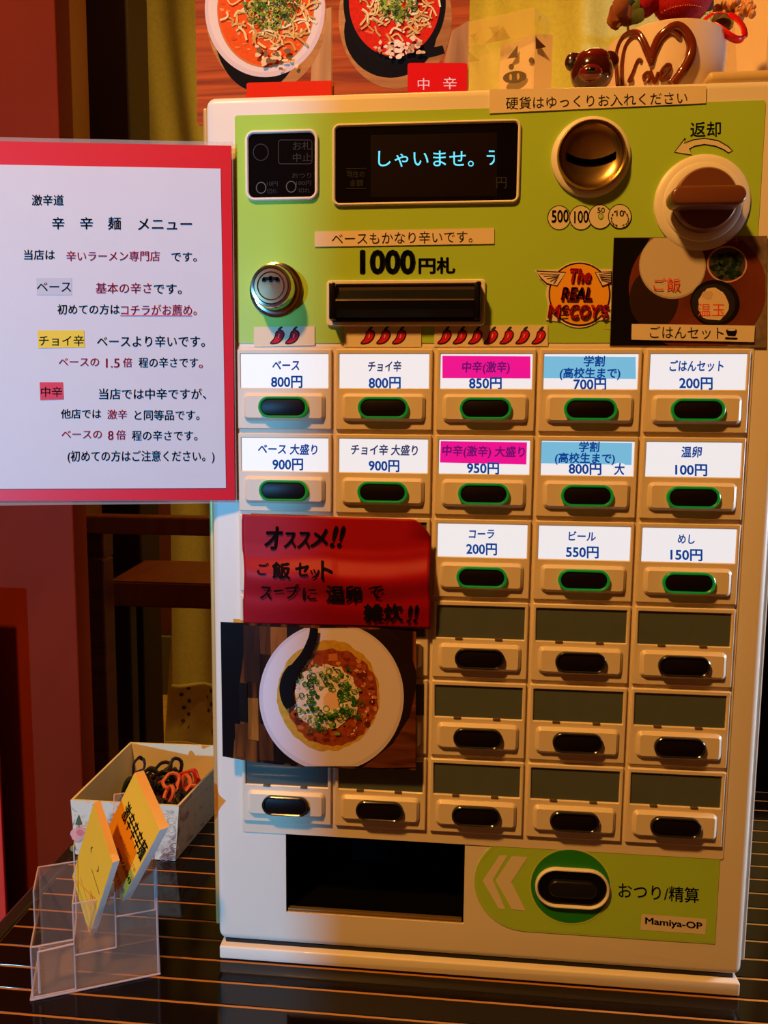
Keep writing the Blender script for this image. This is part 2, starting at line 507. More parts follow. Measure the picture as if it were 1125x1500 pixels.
for i in range(4): seat.faces.new((bt[i], bt[(i + 1) % 4], tp[(i + 1) % 4], tp[i]))
bmesh.ops.bevel(seat, geom=seat.edges[:], offset=0.003, segments=2, affect='EDGES')
obj('seat', seat, WD2, ch)
obj('leg', box(B(), 0.0, 0.04, 0.82, 0.86, FZ, sz0, 0.003), WD, ch)
obj('side_panel', box(B(), at(148, 1000, 0.86).x, at(200, 1000, 0.86).x, 0.84, 0.87, FZ, sz0, 0.003), mat((34, 17, 11), rough=0.5), ch)
tag(ch, 'dark reddish wooden chair standing behind the counter left of the machine', 'chair')

# ------------------------------------------------------------------ counter with narrow glossy slats
ct = empty('counter', (0.3, 0.0, 0.0))
SL = mat((16, 10, 9), rough=0.07, noise=0.2, scale=20)
pitch = 0.0192; first = None; CX0, CX1 = -0.2, 1.3
for k in range(-17, 15):
    y0 = -0.0017 + pitch * k + 0.0006; y1 = y0 + pitch - 0.0013
    if first is None:
        b_ = box(B(), CX0, CX1, 0, y1 - y0, -0.012, 0.0, 0.0007, 2)
        first = obj('slat', b_, SL, None, False)
        first.parent = ct; first.location = (-0.3, y0, 0.0)
    else:
        o = first.copy(); COL.objects.link(o); o.location = (-0.3, y0, 0.0)
ymin = -0.0017 + pitch * -17; ymax = -0.0017 + pitch * 15
gf = obj('groove_highlight', box(B(), CX0, CX1, ymin, ymax, -0.03, -0.0003), mat((200, 138, 70), rough=0.35, metal=0.3), ct)  # gold colour in the gaps stands in for warm highlights on slat edges
tr = obj('edge_trim', box(B(), CX0 - 0.012, CX0 - 0.0004, ymin, ymax, -0.03, 0.0015, 0.002), mat((70, 62, 56), rough=0.22, metal=0.7), ct)
obj('cabinet', box(B(), CX0 + 0.01, CX1, ymin + 0.02, ymax, FZ, -0.0305), mat((50, 26, 18), rough=0.5), ct)
tag(ct, 'dark glossy slatted counter top with thin golden highlights painted in the grooves under the ticket machine', 'counter')

# dark cupboard added behind the counter to darken the area at the right
q = at(1118, 850, 0.55); dc = empty('added_dark_cupboard', (q.x + .3, 0.7, FZ))
DCM = wood((24, 12, 12), (36, 18, 16), (1, 1, 5), 5, 0.4)
obj('carcass', box(B(), q.x - .06, q.x + .8, 0.572, 0.9, FZ, q.z - .02, 0.004), DCM, dc)
obj('cupboard_top', box(B(), q.x - .07, q.x + .81, 0.548, 0.91, q.z - .019, q.z + .004, 0.004), DCM, dc)
for xa, xb in ((q.x - .055, q.x + .365), (q.x + .37, q.x + .795)):
    dd_ = obj('cupboard_door', box(B(), xa, xb, 0.552, 0.571, FZ + .08, q.z - .03, 0.003), DCM, dc)
    kb = B(); ball(kb, ((xb - .04) if xa < q.x else (xa + .04), 0.545, 0.0), .009, sub=3); obj('knob', kb, DARK, dd_, True)
tag(dc, 'dark brown cupboard added to darken the area behind the counter at the right of the machine', 'cupboard')

# ------------------------------------------------------------------ the ticket machine
MX0, MX1, MZ1 = -0.047, 0.2865, 0.5425
tm = empty('ticket_vending_machine', (0.12, 0.1, 0.0))
tag(tm, 'cream and lime green restaurant meal ticket vending machine on the dark slatted counter', 'vending machine')
def cut(bm, bx_):
    """boolean cut of a box out of a mesh, returned as a bmesh"""
    me = bpy.data.meshes.new('t'); bmesh.ops.recalc_face_normals(bm, faces=bm.faces); bm.to_mesh(me); bm.free(); o = bpy.data.objects.new('t', me); COL.objects.link(o)
    cb = B(); box(cb, *bx_); bmesh.ops.recalc_face_normals(cb, faces=cb.faces); cm = bpy.data.meshes.new('c'); cb.to_mesh(cm); cb.free(); co = bpy.data.objects.new('c', cm); COL.objects.link(co)
    md = o.modifiers.new('b', 'BOOLEAN'); md.operation = 'DIFFERENCE'; md.object = co; md.solver = 'EXACT'
    bpy.context.view_layer.update()
    r = bpy.data.meshes.new_from_object(o.evaluated_get(bpy.context.evaluated_depsgraph_get()))
    out = bmesh.new(); out.from_mesh(r)
    bpy.data.objects.remove(o); bpy.data.objects.remove(co)
    return out
tx0, tx1, tz0, tz1 = -0.0012, 0.1138, 0.0360, 0.0935
door = B(); prism(door, rrect(MX0, MX1, 0.0132, MZ1, 0.0055, 6), 0.0, 0.075, 0.0045, 5)
door = cut(door, (tx0, tx1, -0.02, 0.065, tz0, tz1))
obj('front_door', door, CREAM, tm, True)
obj('body', box(B(), MX0 - 0.003, MX1 + 0.003, 0.0765, 0.26, 0.002, MZ1 - 0.003, 0.004), CREAM, tm, True)
obj('side_rim', box(B(), MX0 - 0.0035, MX0 - 0.0003, 0.006, 0.0755, 0.02, MZ1 - 0.004, 0.001), mat((214, 170, 100), rough=0.3, metal=0.4), tm)
obj('side_rim', box(B(), MX1 + 0.0003, MX1 + 0.0035, 0.006, 0.0755, 0.02, MZ1 - 0.004, 0.001), CREAMEDGE, tm)
obj('base_plinth', prism(B(), rrect(MX0 + 0.001, MX1 - 0.001, 0.0006, 0.0095, 0.0012, 3), -0.001, 0.076, 0.0012, 3), CREAM, tm, True)
obj('base_gap', box(B(), MX0 + 0.004, MX1 - 0.004, 0.004, 0.074, 0.0094, 0.0119), DARK, tm)
# ticket tray
t_ = B()
box(t_, tx0 + 0.0002, tx1 - 0.0002, 0.0635, 0.0648, tz0, tz1); box(t_, tx0 + 0.0001, tx0 + 0.001, 0.0015, 0.0638, tz0, tz1); box(t_, tx1 - 0.001, tx1 - 0.0001, 0.0015, 0.0638, tz0, tz1)
box(t_, tx0, tx1, 0.0015, 0.0638, tz1 - 0.001, tz1 - 0.0001)
box(t_, tx0, tx1, 0.0015, 0.0638, tz0 + 0.0001, tz0 + 0.001)
tray = obj('ticket_tray', t_, mat((3, 3, 3), rough=0.9, noise=0, spec=0.05), tm)
lip = B(); box(lip, tx0 + 0.001, tx1 - 0.001, 0.0005, 0.004, tz0 + 0.0002, tz0 + 0.0024, 0.0006); obj('tray_lip', lip, mat((196, 160, 100), rough=0.25, metal=0.8), tray)
fl = B(); tube(fl, [(tx0 + 0.001, 0.003, tz1 - 0.004), (tx1 - 0.001, 0.003, tz1 - 0.004)], 0.0014, 8); obj('tray_bar', fl, mat((40, 34, 26), rough=0.25, metal=0.6), tray, True)

# green control sheet (an L: the lower edge sits on the button field)
gp = obj('green_panel', prism(B(), rrect(-0.0292, 0.2692, 0.4005, 0.5312, 0.0015, 3), -0.0004, 0.0002), GREEN, tm)
# button field
obj('button_field', prism(B(), rrect(-0.0296, 0.2708, 0.0900, 0.3985, 0.001, 2), -0.0006, 0.0002), CREAM2, tm)

# framed black windows
def framed(name, x0, x1, z0, z1, rad, bz):
    fr = obj(name, ringprism(B(), rrect(x0, x1, z0, z1, rad + bz, 6), rrect(x0 + bz, x1 - bz, z0 + bz, z1 - bz, rad, 6), -0.0022, 0.0, 0.0006), CREAMEDGE, tm, True)
    obj('screen', prism(B(), rrect(x0 + bz * .9, x1 - bz * .9, z0 + bz * .9, z1 - bz * .9, rad, 6), -0.0009, 0.0), mat((7, 5, 5), rough=0.16, noise=0, spec=0.25), fr)
    return fr
st = framed('status_window', -0.0228, 0.0204, 0.4825, 0.5222, 0.0035, 0.0019)
ds = framed('display_window', 0.0288, 0.1366, 0.4788, 0.5246, 0.0025, 0.0017)
GREY = ink(46, 46, 50)
A = Art(face(-0.0009))
def outline(A_, pts, w_, m): A_.stroke(pts, w_, m, closed=True)
outline(A, ell(382, 223, 11, 12, 24), 1.2, GREY)
outline(A, rr_px(408, 457, 205, 240, 4), 1.2, GREY)
A.text('お札', 429, 456, 214, 14, GREY, y1=213); A.text('中止', 429, 456, 231, 14, GREY, y1=230)
A.text('おつり', 428, 456, 257, 9, GREY)
outline(A, ell(382.5, 275, 7, 8, 20), 1.3, ink(90, 90, 92)); outline(A, ell(426.5, 273.5, 7, 8, 20), 1.3, ink(90, 90, 92))
A.text('10円', 391, 407, 269, 8, GREY); A.text('切れ', 391, 406, 280, 8, GREY)
A.text('100円', 434, 456, 268, 8, GREY); A.text('切れ', 437, 454, 279, 8, GREY)
A.done('lettering', st)
A = Art(face(-0.0009))
A.poly([(543, 198), (728, 194), (728, 287), (543, 289)], mat((20, 9, 8), rough=0.35, noise=0, spec=0.15))
A.text('円', 727, 742, 267, 19, GREY)
A.text('現在の', 508, 534, 255, 10, GREY); A.text('金額', 512, 532, 268, 10, GREY)
A.stroke([(507, 247), (537, 246.5)], 1, GREY); A.stroke([(507, 276), (537, 276)], 1, GREY)
CY = mat((110, 225, 250), emit=0.95, noise=0)
A.text('しゃいませ。', 554, 694, 232, 27, CY, bold=0.004)
A.text('デ', 713, 737, 230, 27, CY, bold=0.004, clip=724.5)
A.done('lettering', ds)

# coin slot: cream ring, brass rim, dished bowl, curved opening
cz = (0.1757, 0.0, 0.5030)
cs = obj('coin_slot', None or (lambda b: (lathe(b, [(0.0220, 0.0), (0.0218, -0.002), (0.0205, -0.0032), (0.0190, -0.0034), (0.0185, 0.0)], cz, 'y', 56), b)[1])(B()), CREAMEDGE, tm, True)
BR = mat((176, 134, 84), rough=0.2, metal=1.0, noise=0.05, scale=120)
rm = B(); lathe(rm, [(0.0190, -0.0030), (0.0190, -0.0055), (0.0182, -0.0066), (0.0172, -0.0062), (0.0168, -0.0050)], cz, 'y', 56); obj('rim', rm, BR, cs, True)
bw_ = B(); rg = lathe(bw_, [(0.0169, -0.0052), (0.0150, -0.0034), (0.012, -0.0022), (0.008, -0.0014), (0.004, -0.0010), (0.0006, -0.0008)], cz, 'y', 56); cap(bw_, rg[-1])
obj('bowl', bw_, mat((190, 160, 96), rough=0.27, metal=1.0, noise=0.08, scale=200), cs, True)
sl = B()
up_, dn_ = [], []
for k in range(17):
    t = -1 + 2 * k / 16
    x = cz[0] + 0.0134 * t; zc = cz[2] - 0.0030 + 0.0034 * t * t
    h = 0.0018
    rr_ = math.hypot(x - cz[0], zc - cz[2]); yb_ = -0.0011 - 0.0024 * (rr_ / 0.0150) ** 2.2 - 0.0004
    up_.append(sl.verts.new((x, yb_, zc + h))); dn_.append(sl.verts.new((x, yb_, zc - h)))
for i in range(16): sl.faces.new((up_[i], up_[i + 1], dn_[i + 1], dn_[i]))
obj('slot_opening', sl, mat((2, 2, 2), rough=0.9, noise=0, spec=0), cs)

# return knob
kz = (0.2378, 0.0, 0.4772)
rk = obj('return_knob', (lambda b: (lathe(b, [(0.0262, 0.0), (0.0260, -0.0015), (0.0245, -0.0025), (0.0215, -0.0028), (0.0212, -0.0034), (0.0196, -0.0040), (0.0175, -0.0042), (0.001, -0.0042)], kz, 'y', 64), b)[1])(B()), CREAMEDGE, tm, True)
KB = mat((112, 62, 40), rough=0.3, noise=0.03, coat=0.3)
dm = B(); rg = lathe(dm, [(0.0172, -0.0040), (0.0170, -0.0085), (0.0160, -0.0097), (0.0008, -0.0100)], kz, 'y', 56); cap(dm, rg[-1]); obj('knob_disc', dm, KB, rk, True)
hc0 = at(984, 286, -0.021); hc1 = at(1095, 284, -0.021)
hz = (hc0.z + hc1.z) / 2; hb = prism(B(), rrect(hc0.x + .0, hc1.x, hz - 0.0052, hz + 0.0052, 0.0050, 6), -0.021, -0.0095, 0.0018, 3)
obj('lever', hb, KB, rk, True)

# key lock
lz = (-0.0050, 0.0, 0.4315)
lk = obj('key_lock', (lambda b: (lathe(b, [(0.0162, -0.0004), (0.0160, -0.0014), (0.0148, -0.0018), (0.0142, -0.0010), (0.0128, -0.0012), (0.0126, -0.0120), (0.0118, -0.0138), (0.0104, -0.0140), (0.0102, -0.0134)], lz, 'y', 56), b)[1])(B()), CHROME, tm, True)
pl = B(); rg = lathe(pl, [(0.0102, -0.0130), (0.0098, -0.0142), (0.0082, -0.0143), (0.0080, -0.0134), (0.0074, -0.0143), (0.0005, -0.0146)], lz, 'y', 48); cap(pl, rg[-1])
obj('key_barrel', pl, mat((170, 126, 92), rough=0.3, metal=0.9, noise=0.02), lk, True)
kh = B()
for a, b, c, d in ((-.0045, .0045, .0030, .0048), (-.0050, -.0030, .0022, .0042), (.0030, .0050, .0022, .0042), (-.0008, .0008, .0020, .0055)):
    box(kh, lz[0] + a, lz[0] + b, -0.0152, -0.0143, lz[2] + c, lz[2] + d)
obj('keyhole', kh, BLACK, lk)

# banknote slot
bx0, bx1, bz0, bz1 = 0.0255, 0.1187, 0.4102, 0.4366
bs = obj('banknote_slot', ringprism(B(), rrect(bx0, bx1, bz0, bz1, 0.0022, 5), rrect(bx0 + .0026, bx1 - .0026, bz0 + .0026, bz1 - .0026, 0.0008, 5), -0.0022, 0.0, 0.0006), CREAMEDGE, tm, True)
q = B(); box(q, bx0 + .0026, bx1 - .0026, -0.0008, 0, bz0 + .0026, bz1 - .0026); obj('recess', q, mat((60, 42, 30), rough=0.5), bs)
for xa in (bx0 + .0028, bx1 - .0066):
    q = B(); box(q, xa, xa + .0038, -0.011, -0.0008, bz0 + .0028, bz1 - .0028, 0.0008); obj('cheek', q, BLACK, bs, True)
q = B()
prof = [(-0.0008, 0.0068), (-0.0050, 0.0068), (-0.0100, 0.0012), (-0.0108, -0.0004), (-0.0104, -0.0050), (-0.0060, -0.0088), (-0.0008, -0.0094)]
mzc = (bz0 + bz1) / 2
La = [q.verts.new((bx0 + .0066, y, mzc + z)) for y, z in prof]; Lb = [q.verts.new((bx1 - .0066, y, mzc + z)) for y, z in prof]
for i in range(len(prof) - 1): q.faces.new((La[i], La[i + 1], Lb[i + 1], Lb[i]))
q.faces.new(La); q.faces.new(list(reversed(Lb)))
obj('bill_guide', q, mat((5, 5, 6), rough=0.4, noise=0, spec=.2), bs)
q = B(); box(q, bx0 + .0068, bx1 - .0068, -0.0111, -0.0102, mzc - .0002, mzc + .0004, 0.0001); obj('guide_edge', q, mat((190, 170, 140), rough=0.2, metal=0.8), bs)

# printing on the green panel
A = Art(face(-0.0004))
A.text('1000', 527, 609, 384, 0, INK, bold=0.045, fit_h=37)
A.text('円札', 613, 667, 389, 25, INK, bold=0.035)
A.done('lettering', tm)
A = Art(face(-0.0004))
A.text('返却', 1011, 1056, 190, 24, INK, y1=189, bold=0.01)
A.done('lettering', tm)
A = Art(face(-0.0004))
# return arrow
def arrow(A_, m, grow):
    c = []
    arc_o = [(1002, 210), (1015, 205), (1032, 202.5), (1052, 206), (1066, 214), (1073, 221)]
    arc_i = [(1067, 224), (1060, 219), (1048, 214), (1032, 211.5), (1018, 214), (1010, 218)]
    pts = [(988, 223), (1004, 202)] + arc_o + arc_i + [(1013, 227)]
    cx = sum(p[0] for p in pts) / len(pts); cy = sum(p[1] for p in pts) / len(pts)
    A_.poly(pts, m); return pts
AP = arrow(A, mat((222, 208, 170), noise=0), 0)
A.stroke(AP, 1.6, INK, closed=True)
A.done('return_arrow', tm)
A = Art(face(-0.0004))
# the coins
CC = mat((222, 208, 168), noise=0)
for i, (cx, cy) in enumerate(((819, 319), (851, 319), (879, 317.5), (908, 317))):
    A.poly(ell(cx, cy, 17.3, 18.2, 36), INK); A.poly(ell(cx, cy, 16.0, 17.0, 36), CC)
A.text('500', 808, 833, 317, 0, INK, y1=316, bold=0.012, fit_h=18)
A.text('100', 841, 862, 318, 0, INK, y1=317, bold=0.012, fit_h=18)
A.text('50', 875, 886, 308, 0, INK, fit_h=8, bold=0.01); A.poly(ell(880, 317, 4, 4.5, 16), INK); A.poly(ell(880, 317, 3.3, 3.8, 16), GREEN)
A.text('10', 903, 914, 312.5, 0, INK, fit_h=9, bold=0.01)
for sgn in (-1, 1):
    for k in range(6):
        a = math.radians(35 + k * 24); A.poly(ell(908 + sgn * 12.4 * math.sin(a), 317.5 - 12.5 * math.cos(a + .3), 1.9, 1.0, 8, a * sgn), INK)
A.done('coin_marks', tm)

# change button area
gpts = [(0.2690, 0.1005), (0.2690, 0.0352)]
n = 20
for k in range(n + 1):
    a = math.radians(270 - 180 * k / n); gpts.append((0.1525 + 0.0325 * math.cos(a), 0.0660 + (0.0320 if True else 0) * math.sin(a)))
gpts = [(0.2690, 0.0990), (0.2690, 0.0342)] + gpts[2:]
ga = obj('change_panel', prism(B(), gpts, -0.0004, 0.0002), GREEN, tm)
A = Art(lambda px, py, off=0.0: Vector((px, -0.0004 - off, py)))
A.stroke(inset(gpts, 0.0014), 0.0004, mat((190, 205, 90), noise=0), closed=True)
A.poly(circ(0.1798, 0.0662, 0.0254, 56), mat((186, 205, 70), noise=0))
A.poly(circ(0.1798, 0.0662, 0.0244, 56), mat((30, 128, 22), noise=0))
A.done('ring_print', ga)
cb = obj('change_button', ringprism(B(), rrect(0.1580, 0.2036, 0.0528, 0.0788, 0.0128, 8), rrect(0.1596, 0.2020, 0.0544, 0.0772, 0.0112, 8), -0.0032, 0.0, 0.0005), CREAMEDGE, tm, True)
obj('button_bed', prism(B(), rrect(0.1596, 0.2020, 0.0544, 0.0772, 0.0112, 8), -0.0012, 0.0), BLACK, cb)
obj('button', prism(B(), rrect(0.1662, 0.1955, 0.0605, 0.0712, 0.0052, 8), -0.0042, -0.0012, 0.0012, 3), mat((22, 20, 20), rough=0.35, noise=0), cb, True)
A = Art(face(-0.0004))
WARR = mat((222, 208, 176), noise=0)
A.poly([(732, 1253), (743.5, 1253), (722, 1289), (740.5, 1332), (730.5, 1331), (707, 1290)], WARR)
A.poly([(750, 1254), (773, 1255.5), (749, 1292), (770, 1334), (750, 1332), (726, 1290)], WARR)
A.done('chevron_arrows', ga)
A = Art(face(-0.0004))
A.text('おつり/精算', 906, 1024, 1304, 24, ink(20, 30, 50), y1=1312, bold=0.008)
A.done('lettering', ga)
A = Art(face(-0.0004))
A.poly([(940, 1339), (1035, 1346), (1033, 1369), (938, 1362)], WARR)
A.text('Mamiya-OP', 945, 1029, 1350, 0, ink(24, 12, 60), y1=1358, bold=0.03, fit_h=13)
A.done('name_plate', ga)

# ---------------- button modules: 5 columns x 6 rows
LIT = mat((232, 232, 238), rough=0.5, emit=0.93, noise=0)
PINK = mat((235, 12, 150), rough=0.5, emit=0.85, noise=0)
BLUE = mat((120, 196, 236), rough=0.5, emit=0.80, noise=0)
UNLIT = mat((82, 90, 84), rough=0.3, noise=0.1, scale=40, coat=0.3)
LENSRING = mat((18, 170, 50), rough=0.3, emit=0.30, noise=0)
RINGDARK = mat((34, 30, 26), rough=0.2, noise=0)
BTN = mat((16, 7, 7), rough=0.42, noise=0, spec=0.25)
def outer_mesh(bmf, name, m, smooth=True):
    o = obj(name, bmf, m, None, smooth); me = o.data; bpy.data.objects.remove(o); return me
mod = B()
ringprism(mod, rrect(-0.0287, 0.0287, -0.0130, 0.0345, 0.0006, 3), rrect(-0.0266, 0.0266, 0.0117, 0.0317, 0.0003, 3), -0.0021, 0.0, 0.0005)
M_frame = outer_mesh(mod, 'frame', CREAM2)
# the ring bridges the whole front around the label opening
M_plate = outer_mesh(prism(B(), rrect(-0.0248, 0.0248, -0.0080, 0.0084, 0.0030, 5), -0.0046, -0.0019, 0.0018, 1), 'button_plate', CREAM2)
def ring_me(m): return outer_mesh(ringprism(B(), rrect(-0.0150, 0.0150, -0.0062, 0.0064, 0.0062, 8), rrect(-0.0135, 0.0135, -0.0049, 0.0051, 0.0049, 8), -0.0070, -0.0044, 0.0005), 'button_ring', m)
M_ring_lit = ring_me(LENSRING); M_ring_off = ring_me(RINGDARK)
M_btn = outer_mesh(prism(B(), rrect(-0.0136, 0.0136, -0.0050, 0.0052, 0.0049, 8), -0.0062, -0.0044, 0.0008, 2), 'button', BTN)
M_lab_lit = outer_mesh(prism(B(), rrect(-0.0266, 0.0266, 0.0117, 0.0317, 0.0003, 2), -0.0016, 0.0), 'label_window', LIT, False)
M_lab_off = outer_mesh(prism(B(), rrect(-0.0266, 0.0266, 0.0117, 0.0317, 0.0003, 2), -0.0009, 0.0), 'label_window', UNLIT, False)
q = B(); box(q, -0.0150, -0.0105, -0.0026, -0.0008, 0.0108, 0.0120, 0.0002); box(q, 0.0090, 0.0135, -0.0026, -0.0008, 0.0108, 0.0120, 0.0002)
M_tab = outer_mesh(q, 'window_tab', mat((96, 76, 52), rough=0.4))
q = B(); box(q, -0.0264, 0.0264, -0.0024, -0.0020, 0.0110, 0.0118, 0.0002)
M_lip = outer_mesh(q, 'window_lip', CREAM2)

def sub(name, me, parent, label=None):
    o = bpy.data.objects.new(name, me); COL.objects.link(o); o.parent = parent
    if label: o['label'] = label
    return o
YL = -0.0016
LNAVY = mat((10, 66, 150), emit=0.8, noise=0, spec=0.1); LGREY = mat((56, 58, 110), emit=0.8, noise=0, spec=0.1); LPURP = mat((118, 20, 116), emit=0.8, noise=0, spec=0.1)
LABELS = {  # (col,row): list of ('text', x0,x1,y,h,ink) drawn on the lit plate
 (0, 0): [('ベース', 399, 439, 536, 16, LNAVY, 0), ('800円', 397, 443, 561, 17, LNAVY, 0)],
 (1, 0): [('チョイ辛', 539, 588, 537.5, 15.5, LGREY, 0), ('800円', 540, 587, 562.5, 17, LNAVY, 0)],
 (2, 0): [('中辛(激辛)', 677, 747, 538.5, 15.5, LPURP, 0), ('850円', 687, 735, 563, 17, LNAVY, 0)],
 (3, 0): [('学割', 855, 886, 530, 15, LNAVY, 0), ('(高校生まで)', 820, 909, 547.5, 15, LNAVY, 0), ('700円', 840, 888, 564.5, 17, LNAVY, 0)],
 (4, 0): [('ごはんセット', 981, 1060, 537, 16, LNAVY, 0), ('200円', 995, 1044, 563, 17, LNAVY, 1)],
 (0, 1): [('ベース 大盛り', 378, 465, 659, 15, LNAVY, 1.5), ('900円', 399, 444, 682, 16.5, LNAVY, 0)],
 (1, 1): [('チョイ辛 大盛り', 514, 612, 660, 15, LGREY, 1.5), ('900円', 540, 585, 684, 16.5, LNAVY, 1)],
 (2, 1): [('中辛(激辛) 大盛り', 648, 769, 662, 15, LPURP, 2), ('950円', 684, 731, 687.5, 16.5, LNAVY, 1)],
 (3, 1): [('学割', 848, 878, 655.5, 14.5, LNAVY, 0), ('(高校生まで)', 813, 901, 672, 14.5, LNAVY, 1), ('800円', 833, 881, 688.5, 16.5, LNAVY, 1), ('大', 900, 915, 688, 17, LNAVY, 0)],
 (4, 1): [('温卵', 998, 1028, 663, 15.5, LNAVY, 0), ('100円', 989, 1036, 690, 16.5, LNAVY, 1)],
 (2, 2): [('コーラ', 687, 724, 783, 14, LNAVY, 0), ('200円', 683, 728, 806, 16.5, LNAVY, 1)],
 (3, 2): [('ビール', 833, 873, 786.5, 14, LNAVY, 1), ('550円', 829, 877, 810.5, 16.5, LNAVY, 1)],
 (4, 2): [('めし', 993, 1018, 790.5, 14, LNAVY, 1), ('150円', 982, 1029, 814.5, 16.5, LNAVY, 1)],
}
PINKQ = {(2, 0): [(648, 521), (777, 522), (777, 554.5), (648, 554)], (2, 1): [(645.5, 646), (772, 648), (771, 680.5), (644.5, 677.5)]}
BLUEQ = {(3, 0): [(797, 522), (931, 523), (931.5, 555), (796, 554)], (3, 1): [(792, 647), (926, 649), (925, 681), (790.5, 678.5)]}
for r in range(6):
    for c in range(5):
        X = 0.06 * c; Z = 0.3622 - 0.0501 * r
        mo = bpy.data.objects.new('button_module', M_frame); COL.objects.link(mo); mo.parent = tm
        mo.location = Vector((X, -0.0006, Z)) - tm.location
        lit = (c, r) in LABELS
        sub('label_window', M_lab_lit if lit else M_lab_off, mo, None if r or c else 'backlit white label window')
        sub('button_plate', M_plate, mo)
        sub('button_ring', M_ring_lit if lit else M_ring_off, mo, 'ring lit green' if lit else None)
        sub('button', M_btn, mo)
        if not lit: sub('window_tab', M_tab, mo)
        if lit:
            A = Art(face(-0.0006 + YL))
            if (c, r) in PINKQ: A.poly(PINKQ[(c, r)], PINK)
            if (c, r) in BLUEQ: A.poly(BLUEQ[(c, r)], BLUE)
            if (c, r) == (3, 1): A.poly(ell(907, 687, 12, 9, 20), LIT)
            for i, (t, x0, x1, y, h, m, dy) in enumerate(LABELS[(c, r)]):
                h = h + (3 if '円' in t else 1.5)
                yy = y - (2.2 if '円' in t else 1.0)
                A.text(t, x0, x1, yy - dy / 2, h, m, y1=yy + dy / 2, bold=0.026, slant=(0.08 if '円' not in t else 0))
            a_ = A.done('lettering', mo)
            a_.matrix_parent_inverse = Matrix.Translation(-(Vector(mo.location) + tm.location))
# flat infill behind the frames' fronts is the frame itself; plate seat below each window
for r in range(6):
    for c in range(5):
        pass

# ------------------------------------------------------------------ paper strips stuck on the machine
PAPER = mat((228, 208, 172), rough=0.6, noise=0.015)
def sheet(name, quad, Y, label, cat, m=PAPER, th=0.00025, group=None):
    """thin sheet of paper whose corners are given on the machine's face"""
    bm = B(); fr = [bm.verts.new(at(p[0], p[1], Y)) for p in quad]
    bk = [bm.verts.new(v.co + Vector((0, th, 0))) for v in fr]
    bm.faces.new(fr); bm.faces.new(list(reversed(bk)))
    nq = len(quad)
    for i in range(nq): bm.faces.new((fr[i], fr[(i + 1) % nq], bk[(i + 1) % nq], bk[i]))
    o = obj(name, bm, m); return tag(o, label, cat, group)
s = sheet('paper_strip', [(717, 131), (1035, 126), (1034, 151), (717, 166)], -0.0010, 'long paper strip with black text across the top right of the machine', 'notice')
A = Art(face(-0.0010)); A.text('硬貨はゆっくりお入れください', 741, 1007, 151.5, 19.5, INK, y1=143); A.done('lettering', s)
s = sheet('paper_strip', [(461, 339), (724, 334), (724, 357), (461, 361.5)], -0.0010, 'paper strip with black text just above the large 1000', 'notice')
A = Art(face(-0.0010)); A.text('ベースもかなり辛いです。', 486, 692, 350, 19, INK, y1=346.5); A.done('lettering', s)
def chili(A_, cx, cy, red_):
    bodyp = spline([(cx + 7, cy - 8, 0), (cx + 11, cy - 3, 0), (cx + 8, cy + 5, 0), (cx + 1, cy + 10.5, 0), (cx - 9, cy + 11, 0), (cx - 4, cy + 5, 0), (cx - 1.5, cy - 1, 0), (cx, cy - 6, 0)], 3, True)
    pts = [(p.x, p.y) for p in bodyp]
    A_.poly(pts, red_); A_.stroke(pts, 1.7, ink(40, 8, 14), closed=True, up=True)
    A_.stroke([(cx + 3.5, cy - 8), (cx + 6, cy - 12), (cx + 8.5, cy - 13)], [5, 3, 2], ink(28, 60, 44))
    A_.stroke([(cx + 4, cy - 3), (cx + 2.5, cy + 3)], 1.4, ink(235, 150, 160))
REDC = ink(205, 22, 40)
for quad, xs, lb in (([(372, 479), (461, 478), (461, 506), (372, 508)], (405, 427), 'white strip with two red chili peppers above the leftmost button'),
                     ([(504, 478), (617, 477), (617, 508), (504, 508)], (537.5, 560.5, 583.5), 'paper strip with three red chili peppers below the banknote slot'),
                     ([(636, 477), (802.5, 476), (802.5, 507), (636, 508)], (650, 672.5, 695, 718, 741, 764.5, 788), 'paper strip with a row of seven red chili peppers')):
    s = sheet('pepper_strip', quad, -0.0010, lb, 'notice')
    for x in xs:
        A = Art(face(-0.0010)); chili(A, x, 492, REDC); A.done('chili_pepper', s)

# round advertising sticker
st_pts = [(783, 396), (806, 395), (820, 394)] + [(848 + 45.5 * math.cos(math.radians(a)), 430 - 47 * math.sin(math.radians(a))) for a in range(128, 52, -8)] + [(876, 394), (896, 394), (895, 470), (884, 469)] + [(848 + 47 * math.cos(math.radians(a)), 430 + 50 * math.sin(math.radians(a))) for a in range(52, 128, 8)] + [(800, 469), (803, 448), (799.5, 432), (801, 420), (790, 408)]
s = sheet('round_sticker', st_pts, -0.0009, 'winged yellow round sticker with red slanted lettering beside the tray photo', 'sticker', mat((232, 214, 176), rough=0.35, noise=0))
A = Art(face(-0.0009), step=0.00005)
A.poly(ell(849, 431, 45.5, 46.5, 60), ink(46, 14, 18)); A.poly(ell(849, 431, 43.2, 44.2, 60), mat((240, 168, 40), rough=0.4, noise=0))
for sgn, cx in ((1, 786), (-1, 912)):
    def wx(u): return cx + sgn * u
    clipx = 896
    pts = [(wx(0), 397), (wx(43), 399), (wx(30), 419), (wx(15), 415.5), (wx(7), 408)]
    if sgn < 0: pts = [(872, 399), (895.5, 398), (895.5, 414), (882.5, 419)]
    A.poly(pts, mat((232, 206, 176), noise=0)); A.stroke(pts, 1.8, ink(50, 14, 24), closed=True)
    for k in range(5):
        a = (wx(34 - k * 1.0), 402 + k * 1.6); b = (wx(5 + k * 5), 401 + k * 3.6)
        if sgn < 0: a = (877 + k * 1.0, 402 + k * 2); b = (895, 400 + k * 3.4)
        A.stroke([a, b], 1.0, ink(60, 20, 30))
DR = ink(60, 10, 24); RD = ink(232, 40, 46)
